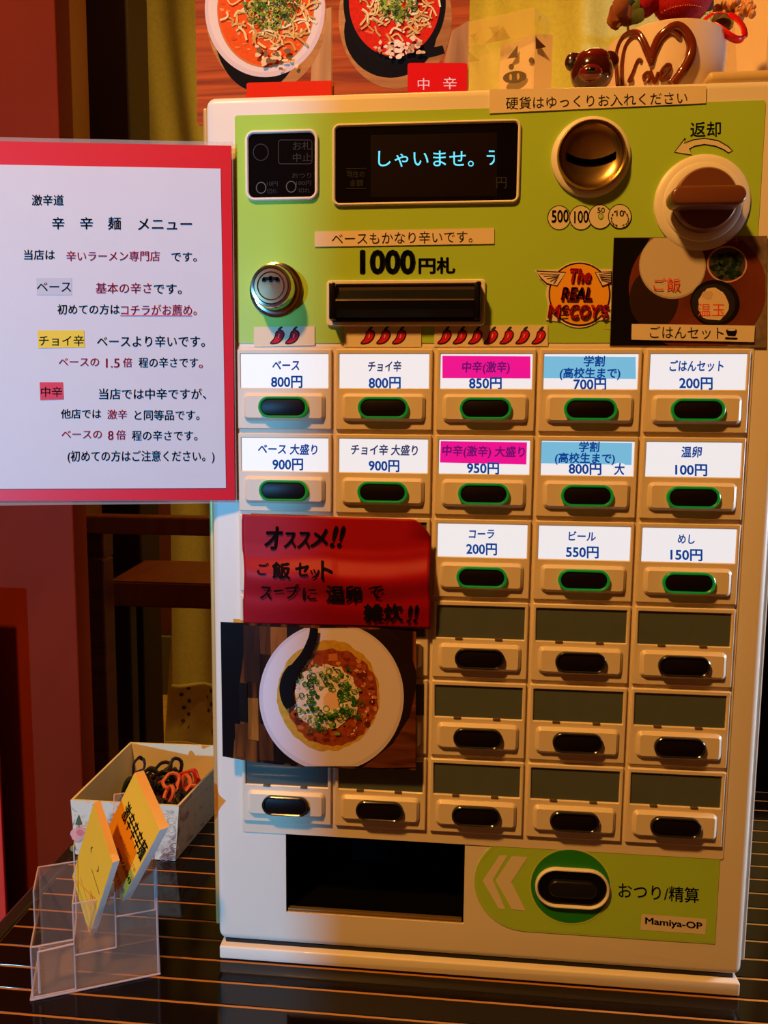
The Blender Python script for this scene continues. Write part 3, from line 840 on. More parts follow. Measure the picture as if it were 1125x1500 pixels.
for t, x0, x1, y, h in (('The', 833, 866, 403.5, 21), ('REAL', 823, 868, 430, 19.5)):
    A.text(t, x0 + 1.3, x1 + 1.3, y + 1.0, 0, DR, fit_h=h, bold=0.03, slant=0.2); A.text(t, x0, x1, y, 0, RD, fit_h=h, bold=0.035, slant=0.2)
for t, x0, x1, y, h in (('M', 803, 820, 456, 20), ('c', 823, 832, 452.5, 12), ('COY\u2019S', 834, 891, 456, 20)):
    A.text(t, x0 + 1.2, x1 + 1.2, y + 1.0, 0, DR, fit_h=h, bold=0.03, slant=0.15); A.text(t, x0, x1, y, 0, RD, fit_h=h, bold=0.035, slant=0.15)
A.stroke([(822, 462), (831, 461.5)], 2.2, DR)
A.done('lettering', s)
# small yellow L mark under the sticker
A = Art(face(-0.0004)); A.stroke([(885, 470), (885, 481), (894, 481)], 2.5, mat((200, 190, 60), noise=0)); A.done('corner_mark', tm)

# tray photo (rice, leeks, egg)
s = sheet('tray_photo', [(899, 348), (1124, 345.5), (1122.5, 509), (893, 507)], -0.0011, 'dark photo of a round tray with rice bowl and egg bowl at the right', 'photo', mat((120, 100, 84), rough=0.3, noise=0.25, scale=260))
A = Art(face(-0.0011))
BRN = wood((92, 40, 24), (122, 58, 34), (1, 1, 1), 16, 0.3)
def clip_poly(pts, x0, x1, y0, y1):
    def cl(P, inside, inter):
        o = []
        for i in range(len(P)):
            a, b = P[i - 1], P[i]
            if inside(b):
                if not inside(a): o.append(inter(a, b))
                o.append(b)
            elif inside(a): o.append(inter(a, b))
        return o
    def ix(x): return lambda a, b: (x, a[1] + (b[1] - a[1]) * (x - a[0]) / (b[0] - a[0]))
    def iy(y): return lambda a, b: (a[0] + (b[0] - a[0]) * (y - a[1]) / (b[1] - a[1]), y)
    P = list(pts)
    for ins, itr in ((lambda p: p[0] >= x0, ix(x0)), (lambda p: p[0] <= x1, ix(x1)), (lambda p: p[1] >= y0, iy(y0)), (lambda p: p[1] <= y1, iy(y1))):
        if P: P = cl(P, ins, itr)
    return P
CL = (896, 1121, 348.5, 506)
A.poly([(899.5, 348.5), (952, 348.5), (930, 385), (922, 420), (936, 470), (990, 506), (893.8, 506)], mat((10, 8, 8), rough=0.25, noise=0))
A.poly(clip_poly(ell(1022, 422, 101, 92, 60), *CL), BRN)
A.poly(clip_poly(ell(958, 438, 36, 44, 40), *CL), mat((44, 20, 14), rough=0.4, noise=0))
A.poly(clip_poly(ell(985, 389, 49, 49, 48), *CL), mat((176, 160, 142), rough=0.35, noise=0.02))
A.poly(clip_poly(ell(985, 388, 47.5, 47, 48), *CL), mat((206, 188, 164), rough=0.35, noise=0.02))
A.poly(ell(1065, 387, 29.5, 27, 40), mat((206, 150, 130), rough=0.35, noise=0)); A.poly(ell(1065, 387, 27, 24.5, 40), mat((70, 60, 54), rough=0.4, noise=0))
rnd = random.Random(3)
A.up()
for k in range(90):
    a = rnd.uniform(0, 6.28); q = 24 * math.sqrt(rnd.random())
    A.poly(blob(rnd, 1065 + q * math.cos(a), 388 + 0.88 * q * math.sin(a), rnd.uniform(2, 4.5), rnd.uniform(2, 4), 8), ink(*rnd.choice([(14, 30, 22), (10, 20, 16), (34, 52, 26), (20, 40, 28), (60, 70, 40)])), up=(k % 10 == 0))
A.poly(ell(1047, 443, 36, 33, 44), mat((16, 14, 14), rough=0.3, noise=0)); A.poly(ell(1045, 445, 32, 29, 44), mat((36, 30, 28), rough=0.4, noise=0))
A.poly(blob(rnd, 1045, 446, 22, 24, 22, 0.08), mat((224, 196, 160), rough=0.4, noise=0)); A.poly(blob(rnd, 1036, 432, 10, 6, 12, 0.2), mat((206, 176, 140), noise=0))
RT = ink(226, 66, 30)
A.text('ご飯', 957, 997, 416, 21, RT, y1=417); A.text('温玉', 1022, 1062, 454, 21, RT, y1=454); A.text('小ネギ', 1043, 1086, 351, 13, ink(190, 100, 70), clip=None)
A.done('picture', s)
s2 = sheet('paper_strip', [(925.5, 474.5), (1106, 477), (1104.5, 501), (925, 497.5)], -0.0022, 'paper strip with a small bowl icon lying over the tray photo', 'notice', PAPER)
A = Art(face(-0.0022)); A.text('ごはんセット', 952, 1060, 486.5, 20, INK, y1=488)
A.poly(ell(1071.5, 484, 8, 3, 20), INK); A.poly([(1063.5, 485), (1079.5, 485.5), (1077, 492), (1066, 491.5)], INK); A.poly([(1062, 494), (1080, 494.5), (1080, 497), (1062, 496.5)], INK); A.poly(ell(1071.5, 483, 6.3, 1.8, 16), mat((230, 214, 180), noise=0))
A.done('lettering', s2)

# red hand-written note with creases
def note_y(px, py):
    k = [(748, 0.0010), (790, 0.0012), (803, 0.0022), (838, 0.0085), (872, 0.0050), (918, 0.0012)]
    sh = (px - 355) / 275.0
    py2 = py - 14 * math.sin(sh * 2.6) + (4 if sh < .5 else 2) * math.sin(px * 0.03)
    for (a, ya), (b, yb2) in zip(k[:-1], k[1:]):
        if py2 <= b:
            t = max(0, (py2 - a) / (b - a)); t = t * t * (3 - 2 * t)
            v = ya + (yb2 - ya) * t; break
    else: v = k[-1][1]
    v = 0.001 + (v - 0.001) * (0.35 + 0.65 * math.sin(max(0, min(1, sh + .12)) * 2.4))
    curl = max(0, px - 590) * max(0, 790 - py)
    v += curl * 0.0000045
    return -0.0062 - v
def note_surf(px, py, off=0.0): return at(px, py, note_y(px, py) - off)
nb = B(); NX, NZ = 56, 40; g = []
for j in range(NZ + 1):
    v = j / NZ; row = []
    for i in range(NX + 1):
        u = i / NX
        x = 355 + 1.5 * v * 2 + (275 - 3 * v) * u; y = (753 + 8 * u) + (162 - 2 * u) * v
        if u > 0.9:   # rounded upper right corner
            y = max(y, 753 + 8 * u + 28 * ((u - 0.9) / 0.1) ** 2 * 1.0 * (1 - v))
        x += 1.2 * math.sin(v * 9) * (u if u > .5 else -(1 - u))
        row.append(nb.verts.new(note_surf(x, y)))
    g.append(row)
for j in range(NZ):
    for i in range(NX): nb.faces.new((g[j][i], g[j + 1][i], g[j + 1][i + 1], g[j][i + 1]))
s = obj('red_note', nb, mat((158, 9, 22), rough=0.5, noise=0.05, scale=40, bump=0.1, spec=0.2), None, True)
sm = s.modifiers.new('thickness', 'SOLIDIFY'); sm.thickness = 0.0002; sm.offset = 0
tag(s, 'creased red paper note with black handwriting covering two button rows', 'note')
A = Art(note_surf, base=0.0009)
MK = ink(14, 6, 8, 0.95)
for t, x0, x1, y, h, y1, b, sl_ in (('オ', 388, 413, 788, 40, 788, .022, .1), ('ス', 416, 434, 790, 30, 790, .022, .05), ('ス', 436, 455, 790, 32, 790, .022, .1), ('メ', 455, 481, 788, 32, 787, .022, .1), ('!!', 486, 503, 786, 0, 786, .022, .25),
                          ('ご', 377, 393, 833, 20, 834, .012, .1), ('飯', 398, 425, 835, 26, 836, .02, 0), ('セ', 432, 452, 834, 24, 834, .02, .05), ('ッ', 454, 468, 838, 20, 838, .02, 0), ('ト', 470, 487, 835, 34, 835, .02, 0),
                          ('ス', 381, 398, 867, 24, 868, .02, .05), ('ー', 401, 414, 866, 22, 865, .02, 0), ('プ', 418, 438, 868, 22, 866, .02, 0), ('に', 443, 463, 870, 22, 870, .02, 0), ('温', 477, 505, 870, 27, 871, .03, 0), ('卵', 506, 529, 870, 27, 871, .03, 0), ('で', 540, 561, 868, 24, 866, .02, 0),
                          ('雑', 532, 561, 898, 27, 898, .035, 0), ('炊', 562, 590, 898, 27, 897, .03, 0), ('!!', 597, 612, 900, 0, 899, .022, .15)):
    A.text(t, x0, x1, y, h, MK, y1=y1, bold=b, slant=sl_, fit_h=(32 if t == '!!' and x0 < 500 else 26) if t == '!!' else None)
A.done('handwriting', s)

# photo of a rice bowl
YP = -0.0098
pq = [(323, 911), (400, 914), (500, 917.5), (560, 920), (609.5, 925.5), (610, 1128), (520, 1125.5), (430, 1122.5), (370, 1116), (326, 1108)]
s = sheet('bowl_photo', pq, YP, 'photo of a white bowl with egg, rice and leeks below the red note', 'photo', wood((34, 16, 10), (150, 84, 34), (26, 1, 1.2), 3.2, 0.25, 1.0, 0.45, 0.75))
A = Art(face(YP))
PB = (326.5, 607.5, 920, 1121)
NBK = mat((12, 9, 12), rough=0.2, noise=0)
A.poly([(323.5, 912), (356, 913), (356, 960), (350, 1010), (352, 1060), (343, 1085), (341, 1110), (326.5, 1107.5)], NBK)
for x0, x1, y0, y1, c in ((357, 380, 916, 1000, (62, 30, 14)), (380, 396, 917, 960, (92, 46, 18)), (396, 420, 918, 975, (170, 96, 36)), (363, 378, 1022, 1085, (176, 104, 34)), (344, 357, 1060, 1110, (120, 62, 22)), (379, 400, 1060, 1115, (90, 44, 16)), (400, 440, 1080, 1119, (28, 14, 8)), (350, 362, 1000, 1058, (30, 16, 10)), (420, 444, 918, 935, (40, 22, 14))):
    A.poly([(x0, y0), (x1, y0 + 1), (x1 + 1, y1), (x0 + 1, y1 - 2)], wood(tuple(int(v * .6) for v in c), c, (20, 1, 2), 6, 0.3))
A.poly(clip_poly(ell(516, 1010, 96, 108, 60), 520, 609, 922, 1123), mat((30, 15, 12), rough=0.3, noise=0.2))
A.poly([(609, 1010), (609, 1124), (560, 1125), (532, 1124), (575, 1090), (600, 1050)], wood((66, 30, 14), (120, 62, 28), (2, 1, 20), 5, 0.3))
WB = mat((206, 190, 196), rough=0.35, noise=0)
A.poly(clip_poly(ell(485.5, 1021, 106, 109, 80), 326, 609, 920, 1122.5), WB)
A.poly(clip_poly(ell(486, 1020, 101, 104, 80), 326, 609, 922, 1121), mat((220, 204, 208), rough=0.35, noise=0))
rnd = random.Random(11)
A.poly(blob(rnd, 481, 1019, 75, 81, 60, 0.02), mat((196, 152, 50), rough=0.3, noise=0.15, scale=300))
A.poly(blob(rnd, 487, 1022, 67, 71, 60, 0.03), mat((146, 62, 26), rough=0.25, noise=0.35, scale=400))
for k in range(70):
    a = rnd.uniform(0, 6.28); q = rnd.uniform(46, 64)
    A.poly(blob(rnd, 488 + q * math.cos(a), 1022 + q * 1.05 * math.sin(a), rnd.uniform(2, 6), rnd.uniform(2, 5), 9, .3), mat(rnd.choice([(170, 78, 30), (120, 40, 18), (186, 104, 52), (100, 34, 16), (206, 130, 70)]), rough=0.3, noise=0), up=(k % 12 == 0))
A.poly([(481, 958), (494, 957), (495, 968), (482, 968)], mat((196, 110, 60), rough=0.3, noise=0))
A.poly(blob(rnd, 478, 1021, 47, 48, 40, 0.07), mat((226, 206, 184), rough=0.45, noise=0.06, scale=900))
for k in range(150):
    a = rnd.uniform(0, 6.28); q = 48 * math.sqrt(rnd.random())
    A.poly(ell(478 + q * math.cos(a), 1022 + q * math.sin(a), 2.6, 1.3, 7, rnd.uniform(0, 3)), ink(*rnd.choice([(240, 226, 208), (214, 190, 164), (200, 160, 120), (236, 220, 200)])), up=(k % 20 == 0))
A.poly(blob(rnd, 484, 1027, 23, 20, 24, 0.1), mat((240, 226, 214), rough=0.3, noise=0)); A.poly(blob(rnd, 486, 1026, 13, 13, 20, 0.1), mat((236, 190, 160), rough=0.3, noise=0))
for k in range(190):
    a = rnd.uniform(0, 6.28); q = rnd.gauss(30, 9)
    if not 12 < q < 52: continue
    x = 480 + q * math.cos(a) * 1.05; y = 1023 + q * 1.1 * math.sin(a)
    if a > 2.9 and a < 3.7 and rnd.random() < .5: continue
    c = rnd.choice([(28, 92, 24), (60, 130, 32), (18, 62, 20), (120, 160, 50), (40, 110, 30)])
    rr_ = rnd.uniform(2.0, 5.0)
    if rnd.random() < .55: A.stroke(ell(x, y, rr_, rr_ * rnd.uniform(.6, 1), 12, rnd.uniform(0, 3)), 1.3, ink(*c), closed=True, up=(k % 12 == 0))
    else: A.poly(blob(rnd, x, y, rr_ * .8, rr_ * .6, 8, .25), ink(*c), up=(k % 12 == 0))
for k in range(16):
    a = rnd.uniform(-1.2, 1.2); q = rnd.uniform(50, 60)
    A.stroke([(488 + q * math.cos(a), 1022 + q * math.sin(a)), (489 + q * math.cos(a + .06), 1022 + q * math.sin(a + .06))], 1.2, ink(240, 210, 200))
sp = [(p.x, p.y) for p in spline([(460, 920, 0), (458, 935, 0), (448, 958, 0), (436, 974, 0), (424, 990, 0), (419, 1008, 0), (422, 1026, 0), (427, 1034, 0)], 4)]
A.stroke(sp, [12 + (8 * math.sin(min(1, i / len(sp)) * 2.6)) * (1 if i > len(sp) * .45 else .35) for i in range(len(sp))], mat((14, 12, 16), rough=0.25, noise=0))
A.done('picture', s)

# ------------------------------------------------------------------ red framed menu sheet at the left
def find_plane():
    tr_ = at(338.5, 213, -0.0045); br_ = at(343.5, 733, -0.0045); H = tr_.z - br_.z
    best = None
    for k in range(400):
        y = -0.12 + k * 0.0004
        a = at(0, 207, y); b = at(0, 735, y)
        e = abs((a.z - b.z) - H)
        if best is None or e < best[0]: best = (e, y, a)
    a = best[2]
    d = (a - tr_); d.z = 0
    n_ = Vector((0, 0, 1)).cross(d).normalized()
    if n_.dot(CAM - tr_) < 0: n_ = -n_
    return tr_, n_
mp0, mn = find_plane()
MF = on_plane(mp0, mn)
def slab(name, quad, f, m, parent=None, th=0.0003, off=0.0):
    bm = B(); fr = [bm.verts.new(f(p[0], p[1], off)) for p in quad]; bk = [bm.verts.new(v.co - mn * th) for v in fr]
    bm.faces.new(fr); bm.faces.new(list(reversed(bk)))
    for i in range(len(quad)): bm.faces.new((fr[i], fr[(i + 1) % len(quad)], bk[(i + 1) % len(quad)], bk[i]))
    return obj(name, bm, m, parent)
ms = slab('menu_sheet', [(-36, 206), (338.5, 213.5), (344, 733), (-34, 734)], MF, mat((218, 8, 30), rough=0.4, noise=0.02))
tag(ms, 'laminated menu sheet with red border and white centre, left of the machine', 'menu')
slab('white_page', [(-14, 241), (323, 247), (331, 715), (-9, 716)], MF, mat((214, 216, 226), rough=0.5, noise=0.01), ms, 0.0002, 0.0003)
slab('laminate', [(-42, 200), (341, 208), (347, 737), (-40, 741)], MF, mat((215, 205, 195), rough=0.2, noise=0, alpha=0.22), ms, 0.0001, -0.0006)
A = Art(MF, base=0.0004)
RDT = ink(242, 58, 88); DK = ink(22, 20, 44)
A.poly([(53, 407), (105, 407), (105, 432), (54, 432)], mat((196, 200, 214), noise=0)); A.poly([(55, 484), (123, 484), (124, 509), (56, 510)], mat((240, 208, 0), noise=0)); A.poly([(58, 560), (92, 560), (93, 585), (59, 586)], mat((222, 36, 56), noise=0))
A.up()
for t, x0, x1, y, h, c in (('激辛道', 46.5, 93, 293, 17, DK), ('辛', 76, 94, 327, 19, DK), ('辛', 117, 136, 327, 19, DK), ('麺', 158, 177, 327, 20, DK), ('メニュー', 202, 281, 328, 21, DK),
    ('当店は', 35, 80, 373, 16, DK), ('辛いラーメン専門店', 97, 234, 375, 16, RDT), ('です。', 251, 288, 376, 16, DK),
    ('ベース', 54, 104, 420, 18, DK), ('基本の辛さ', 140, 222, 422, 17, RDT), ('です。', 225, 266, 423, 17, DK),
    ('初めての方は', 84, 175, 453, 16, DK), ('コチラがお薦め。', 177, 288, 454, 17, RDT),
    ('チョイ辛', 57, 123, 499, 17, DK), ('ベースより辛いです。', 142, 300, 500, 18, DK),
    ('ベースの', 86, 145, 530, 15, RDT), ('1.5', 155, 175, 531, 19, RDT), ('倍', 180, 193.5, 531, 15, RDT), ('程の辛さです', 203, 290, 531, 16, DK), ('。', 291, 297, 532, 16, RDT),
    ('中辛', 60, 91, 574, 16, DK), ('当店では中辛ですが、', 145, 302, 577, 17, DK),
    ('他店では', 89, 148, 606, 15, DK), ('激辛', 157, 186, 607, 15, RDT), ('と同等品です。', 197, 292, 608, 16, DK),
    ('ベースの', 90, 149, 636, 15, RDT), ('8', 158, 166, 637, 19, RDT), ('倍', 170, 184, 637, 15, RDT), ('程の辛さです。', 193, 289, 638, 16, DK),
    ('(初めての方はご注意ください。)', 99, 314, 668, 17, DK)):
    A.text(t, x0, x1, y, h, c, up=False, bold=0.006)
A.stroke([(176, 462), (281, 462.5)], 1.2, RDT)
A.done('lettering', ms)

# ------------------------------------------------------------------ posters hanging behind
YPO = 0.42
rodz = 1.22
rod = B(); tube(rod, [(-1.5, 0.435, rodz), (2.55, 0.435, rodz)], 0.008, 12)
tag(obj('hanging_rail', rod, mat((60, 40, 30), rough=0.4), None, True), 'dark rail above the picture posters behind the machine', 'rail')
def poster(x0, x1, ybot, label, bowl):
    T = -420
    a = at(x0, T, YPO); b = at(x1, ybot, YPO)
    bm = B(); prism(bm, rrect(at(x0, 60, YPO).x, at(x1, 60, YPO).x, at(x0, ybot, YPO).z, rodz + 0.012, 0.004, 4), YPO, YPO + 0.0012)
    o = obj('food_poster', bm, wood((128, 40, 6), (196, 82, 18), (1, 1, 16), 5, 0.6, 1.5)); tag(o, label, 'poster')
    return o
p1 = poster(287, 486, 184, 'poster of orange noodle soup in a white bowl, behind the machine', 0)
p2 = poster(486.8, 687, 184, 'poster of red noodle soup in a black iron bowl, behind the machine', 1)
def topping(A_, rnd, cx, cy, sx):
    for k in range(150):   # bean sprouts
        a = rnd.uniform(0, 6.28); q = rnd.random() ** .6
        x = cx + 62 * sx * q * math.cos(a); y = cy - 8 + 58 * q * math.sin(a); th_ = rnd.uniform(-1.4, 1.4); l = rnd.uniform(12, 26)
        cv = rnd.uniform(-1, 1); pts = [(p.x, p.y) for p in spline([(x, y, 0), (x + l * .5 * math.cos(th_), y + l * .5 * math.sin(th_), 0), (x + l * math.cos(th_ + cv), y + l * math.sin(th_ + cv), 0)], 3)]
        A_.stroke(pts, rnd.uniform(2.0, 3.3), ink(*rnd.choice([(236, 196, 120), (224, 176, 96), (246, 214, 150), (206, 150, 70)])), up=(k % 6 == 0))
    for k in range(230):   # chopped leeks
        a = rnd.uniform(0, 6.28); q = rnd.random() ** .6
        x = cx + 4 + 42 * sx * q * math.cos(a); y = cy - 24 + 50 * q * math.sin(a); c = rnd.choice([(58, 92, 16), (96, 128, 22), (140, 156, 40), (36, 60, 14), (170, 176, 70)])
        rr_ = rnd.uniform(2, 4.5)
        if rnd.random() < .6: A_.stroke(ell(x, y, rr_, rr_ * .75, 10, rnd.uniform(0, 3)), 1.4, ink(*c), closed=True, up=(k % 10 == 0))
        else: A_.poly(blob(rnd, x, y, rr_, rr_ * .6, 8, .3, rnd.uniform(0, 3)), ink(*c), up=(k % 10 == 0))
rnd = random.Random(21)
A = Art(face(YPO), step=0.00008)
A.poly([(460, 20), (485.5, 10), (485.5, 130), (455, 122)], wood((150, 96, 52), (196, 136, 80), (8, 1, 1), 4, .4))
A.poly(clip_poly(ell(390, 22, 88, 112, 70), 288, 485, -200, 160), wood((146, 84, 36), (190, 120, 60), (1, 1, 12), 5, .4))
A.poly(clip_poly(ell(378, 34, 66, 100, 60), 288, 485, -200, 134), mat((16, 8, 6), rough=.7, spec=.08, noise=0))
A.poly(ell(388, 12, 88, 101, 90), mat((222, 190, 176), rough=.7, spec=.08, noise=0)); A.poly(ell(388, 10, 83, 96, 90), mat((232, 204, 180), rough=.7, spec=.08, noise=0))
A.poly(ell(389, 14, 71, 85, 90), mat((206, 120, 60), rough=.7, spec=.08, noise=0.05)); A.poly(ell(389, 13, 69, 83, 90), mat((232, 84, 22), rough=.7, spec=.08, noise=0.1, scale=300))
for k in range(60):
    a = rnd.uniform(0, 6.28); q = 66 * math.sqrt(rnd.random()); A.poly(blob(rnd, 389 + q * math.cos(a), 16 + q * 1.15 * math.sin(a), rnd.uniform(2, 5), rnd.uniform(1, 3), 8, .3), ink(*rnd.choice([(240, 120, 50), (214, 66, 18), (246, 140, 80)])), up=(k % 12 == 0))
topping(A, rnd, 392, 18, 1)
for k in range(24): A.poly(blob(rnd, rnd.gauss(402, 14), rnd.gauss(82, 8), rnd.uniform(2, 6), rnd.uniform(2, 5), 8, .3), ink(*rnd.choice([(236, 190, 130), (222, 150, 90), (120, 90, 50), (240, 206, 150)])), up=(k % 8 == 0))
A.poly([(361, 123), (364, 121), (485.5, 118), (485.5, 150), (361, 150)], mat((226, 42, 8), rough=.7, spec=.08, noise=0))
A.done('picture', p1)
A = Art(face(YPO), step=0.00008)
A.poly([(662, 45), (686.5, 30), (686.5, 130), (640, 130)], wood((150, 96, 52), (186, 126, 70), (8, 1, 1), 4, .4))
A.poly(clip_poly(ell(579, 26, 83, 104, 70), 488, 686, -200, 160), wood((146, 84, 36), (190, 120, 60), (1, 1, 12), 5, .4))
A.poly(ell(572, 46, 68, 68, 40), mat((14, 8, 7), rough=.7, spec=.08, noise=0))
BK = mat((16, 12, 12), rough=.7, spec=.08, noise=0)
A.poly(ell(578, 4, 75, 90, 80), BK); A.stroke([(620, 78), (640, 75), (650, 72)], [16, 13, 12], BK)
A.poly(ell(578, 2, 67, 81, 80), mat((214, 36, 14), rough=.7, spec=.08, noise=0.15, scale=300))
for k in range(60):
    a = rnd.uniform(0, 6.28); q = 63 * math.sqrt(rnd.random()); A.poly(blob(rnd, 578 + q * math.cos(a), 6 + q * 1.15 * math.sin(a), rnd.uniform(2, 5), rnd.uniform(1, 3), 8, .3), ink(*rnd.choice([(230, 70, 30), (180, 20, 12), (240, 100, 50)])), up=(k % 12 == 0))
topping(A, rnd, 578, 4, .85)
for k in range(46): A.poly(blob(rnd, rnd.gauss(588, 17), rnd.gauss(68, 8), rnd.uniform(2, 6), rnd.uniform(2, 4), 8, .3), ink(*rnd.choice([(236, 196, 150), (222, 170, 120), (190, 130, 90), (244, 214, 170)])), up=(k % 8 == 0))
A.poly(rr_px(597, 684.5, 92, 150, 4), mat((220, 16, 12), rough=.7, spec=.08, noise=0))
A.text('中', 612, 629, 123, 19, ink(236, 200, 190)); A.text('辛', 649, 669, 122, 19, ink(236, 200, 190))
A.done('picture', p2)

# ------------------------------------------------------------------ things standing on top of the machine
TZ = MZ1 - 0.003
# clear bag with a white paper pig-face box in it
pg = empty('pig_face_bag', (0.145, 0.11, TZ))
YB = 0.095
a0 = at(733, 66, YB).x; a1 = at(783, 66, YB).x; a2 = at(805, 66, YB).x; zt = at(760, 64, YB).z; zt2 = at(733, 66, YB).z
bm = B()
P = [(a0, YB), (a1, YB - 0.004), (a2 + .002, YB + 0.001), (a0 + .006, YB + 0.03)]
tops = [at(733, 67, YB).z, at(783, 55, YB).z, at(805, 50, YB).z, at(740, 62, YB).z]
lo = [bm.verts.new((x, y, TZ)) for x, y in P]; hi = [bm.verts.new((x, y, z)) for (x, y), z in zip(P, tops)]
bm.faces.new(lo); bm.faces.new(hi)
for i in range(4): bm.faces.new((lo[i], lo[(i + 1) % 4], hi[(i + 1) % 4], hi[i]))
WP = mat((236, 214, 186), rough=.5, noise=0.01)
obj('paper_box', bm, WP, pg)
A = Art(face(YB - 0.0045), step=0.0001)
PK = ink(70, 34, 24)
A.poly([(743, 86), (758.5, 66), (758, 84)], PK)
A.poly(ell(749, 98, 4, 4.5, 16), PK); A.poly(ell(778.5, 88.5, 4, 4.5, 16), PK)
A.poly(ell(754, 113, 17.5, 9, 30, -0.12), ink(40, 20, 16)); A.poly(ell(748, 113, 2, 5, 12), mat((220, 180, 110), noise=0)); A.poly(ell(759, 112, 2, 5, 12), mat((220, 180, 110), noise=0))
A.poly([(784.5, 54), (800, 69), (785, 72)], PK)
A.done('face_print', pg)
bag = B()
bp0 = [at(686, 32, YB - .006), at(783, 11, YB - .006), at(806, 28, YB + .01)]
bmz = TZ + 0.0005
bl = [Vector((p.x, p.y, bmz)) for p in bp0]
fr = [bag.verts.new(p) for p in bl]; tp_ = [bag.verts.new(p) for p in bp0]
for i in range(2): bag.faces.new((fr[i], fr[i + 1], tp_[i + 1], tp_[i]))
bkv = [bag.verts.new(p + Vector((0.002, 0.045, 0))) for p in bl]; bkt = [bag.verts.new(p + Vector((0.002, 0.045, -.002))) for p in bp0]
for i in range(2): bag.faces.new((bkv[i], bkv[i + 1], bkt[i + 1], bkt[i]))
obj('clear_bag', bag, mat((250, 230, 190), rough=.12, noise=0, alpha=0.16), pg)
fold = B(); f4 = [at(686, 32, YB - .0065), at(783, 11, YB - .0065), at(784, 52, YB - .0065), at(686, 68, YB - .0065)]
fold.faces.new([fold.verts.new(p) for p in f4]); obj('bag_fold', fold, mat((240, 214, 160), rough=.3, noise=0, alpha=0.35), pg)
A = Art(face(YB - 0.008))
for t3 in ([(716, 40), (732, 38), (727, 56)], [(688, 52), (700, 48), (694, 58)], [(788, 25), (794, 22), (790, 34)], [(687, 76), (703, 89), (687, 91)], [(710, 64), (737, 38), (748, 56)]):
    A.poly(t3, mat((150, 116, 60), noise=0, alpha=0.35))
A.done('bag_print', pg)
tag(pg, 'clear bag with a white pig-face paper box on top of the machine', 'gift bag')

# glossy bear figurine
br = empty('bear_figurine', (0.158, 0.05, TZ))
BRM = mat((64, 18, 12), rough=0.12, noise=0.05, coat=0.6)
BRT = mat((104, 22, 14), rough=0.15, noise=0, coat=0.6)
Y0 = 0.05; c0 = at(867, 106, Y0); R0 = 0.0125
bm = B(); ball(bm, c0, R0, 1.05, .95, 1.0, 3)
ball(bm, (c0.x, c0.y + .004, TZ + 0.006), 0.011, 1.1, 1, .9, 3)
hd = obj('head', bm, BRM, br, True)
bm = B()
for ex, ey in ((841, 91), (893, 89)):
    e = at(ex, ey, Y0 + .002); ball(bm, e, 0.0058, 1, .55, 1, 3); 
obj('ears', bm, BRM, br, True)
bm = B(); e = at(838, 93, Y0 - .0015); ball(bm, e, 0.0030, 1, .5, 1, 2); obj('inner_ear', bm, DARK, br, True)
bm = B(); e = at(865, 107, Y0 - .0115); ball(bm, e, 0.0062, 1.15, .8, .8, 3); obj('muzzle', bm, BRT, br, True)
bm = B(); e = at(866, 103, Y0 - .0165); ball(bm, e, 0.0022, 1.3, .8, .8, 2); ball(bm, at(854, 98, Y0 - .0115), 0.0011, 1, 1, 1, 2); ball(bm, at(878, 98, Y0 - .0115), 0.0011, 1, 1, 1, 2); obj('nose_and_eyes', bm, BLACK, br, True)
bm = B(); ball(bm, (c0.x, c0.y - .001, c0.z + R0 * .52), R0 * .86, 1, .95, .55, 3); obj('red_cap', bm, BRT, br, True)
tag(br, 'glossy dark brown bear figurine beside the heart pot on the machine', 'figurine')

# white pot with chocolate coloured heart
pc = at(974, 80, 0.085); PR = 0.0375
pot = empty('heart_pot', (pc.x, 0.085, TZ)); PH = at(968, 27, 0.048).z - TZ
bm = B(); lathe(bm, [(0.0001, 0.001), (0.031, 0.0), (0.033, 0.003), (PR - .0016, PH * .45), (PR, PH * .8), (PR, PH - .001), (PR - .001, PH), (PR - .003, PH - .001), (PR - .0035, PH * .8), (0.03, 0.006), (0.0001, 0.006)], (pc.x, 0.085, TZ), 'z', 72)
obj('bowl', bm, mat((238, 214, 196), rough=0.22, noise=0.01, coat=0.3), pot, True)
def on_pot(px, py, off=0.0):
    d = ray(px, py); ox, oy = CAM.x - pc.x, CAM.y - 0.085; r_ = PR - 0.0003 + off
    a = d.x * d.x + d.y * d.y; b = 2 * (ox * d.x + oy * d.y); c = ox * ox + oy * oy - r_ * r_; D = b * b - 4 * a * c
    t = (-b - math.sqrt(max(D, 0))) / (2 * a); return CAM + d * t
CHO = mat((110, 42, 16), rough=0.12, noise=0.15, scale=150, coat=0.6)
outerp = [(905, 128), (903, 98), (904, 74), (912, 55), (924, 47.5), (936, 49), (944, 62), (951, 79), (954, 86), (957, 74), (964, 57), (976, 45), (991, 38.5), (1004, 47), (1012.5, 64), (1011.5, 80), (1004, 97), (994, 112), (984, 124)]
pts = spline([Vector((*p, 0)) for p in outerp], 5); n_ = len(pts)
bm = B(); tube(bm, [on_pot(p.x, p.y, 0.0006) for p in pts], 0.002, 10, rad=[0.0013 + 0.0020 * min(1, max(0, i / n_ - .15) * 1.5) * (1 if i < n_ * .92 else .8) for i in range(n_)])
hj = obj('heart', bm, CHO, pot, True)
bm = B()
tube(bm, [on_pot(p.x, p.y, 0.0005) for p in spline([Vector((*p, 0)) for p in [(911, 126), (911, 96), (916, 70), (926, 55), (936, 55), (945, 74), (954, 95)]], 5)], 0.0013, 8)
tube(bm, [on_pot(p.x, p.y, 0.0005) for p in spline([Vector((*p, 0)) for p in [(954, 94), (960, 76), (970, 58), (984, 48), (996, 56)]], 5)], 0.0016, 8)
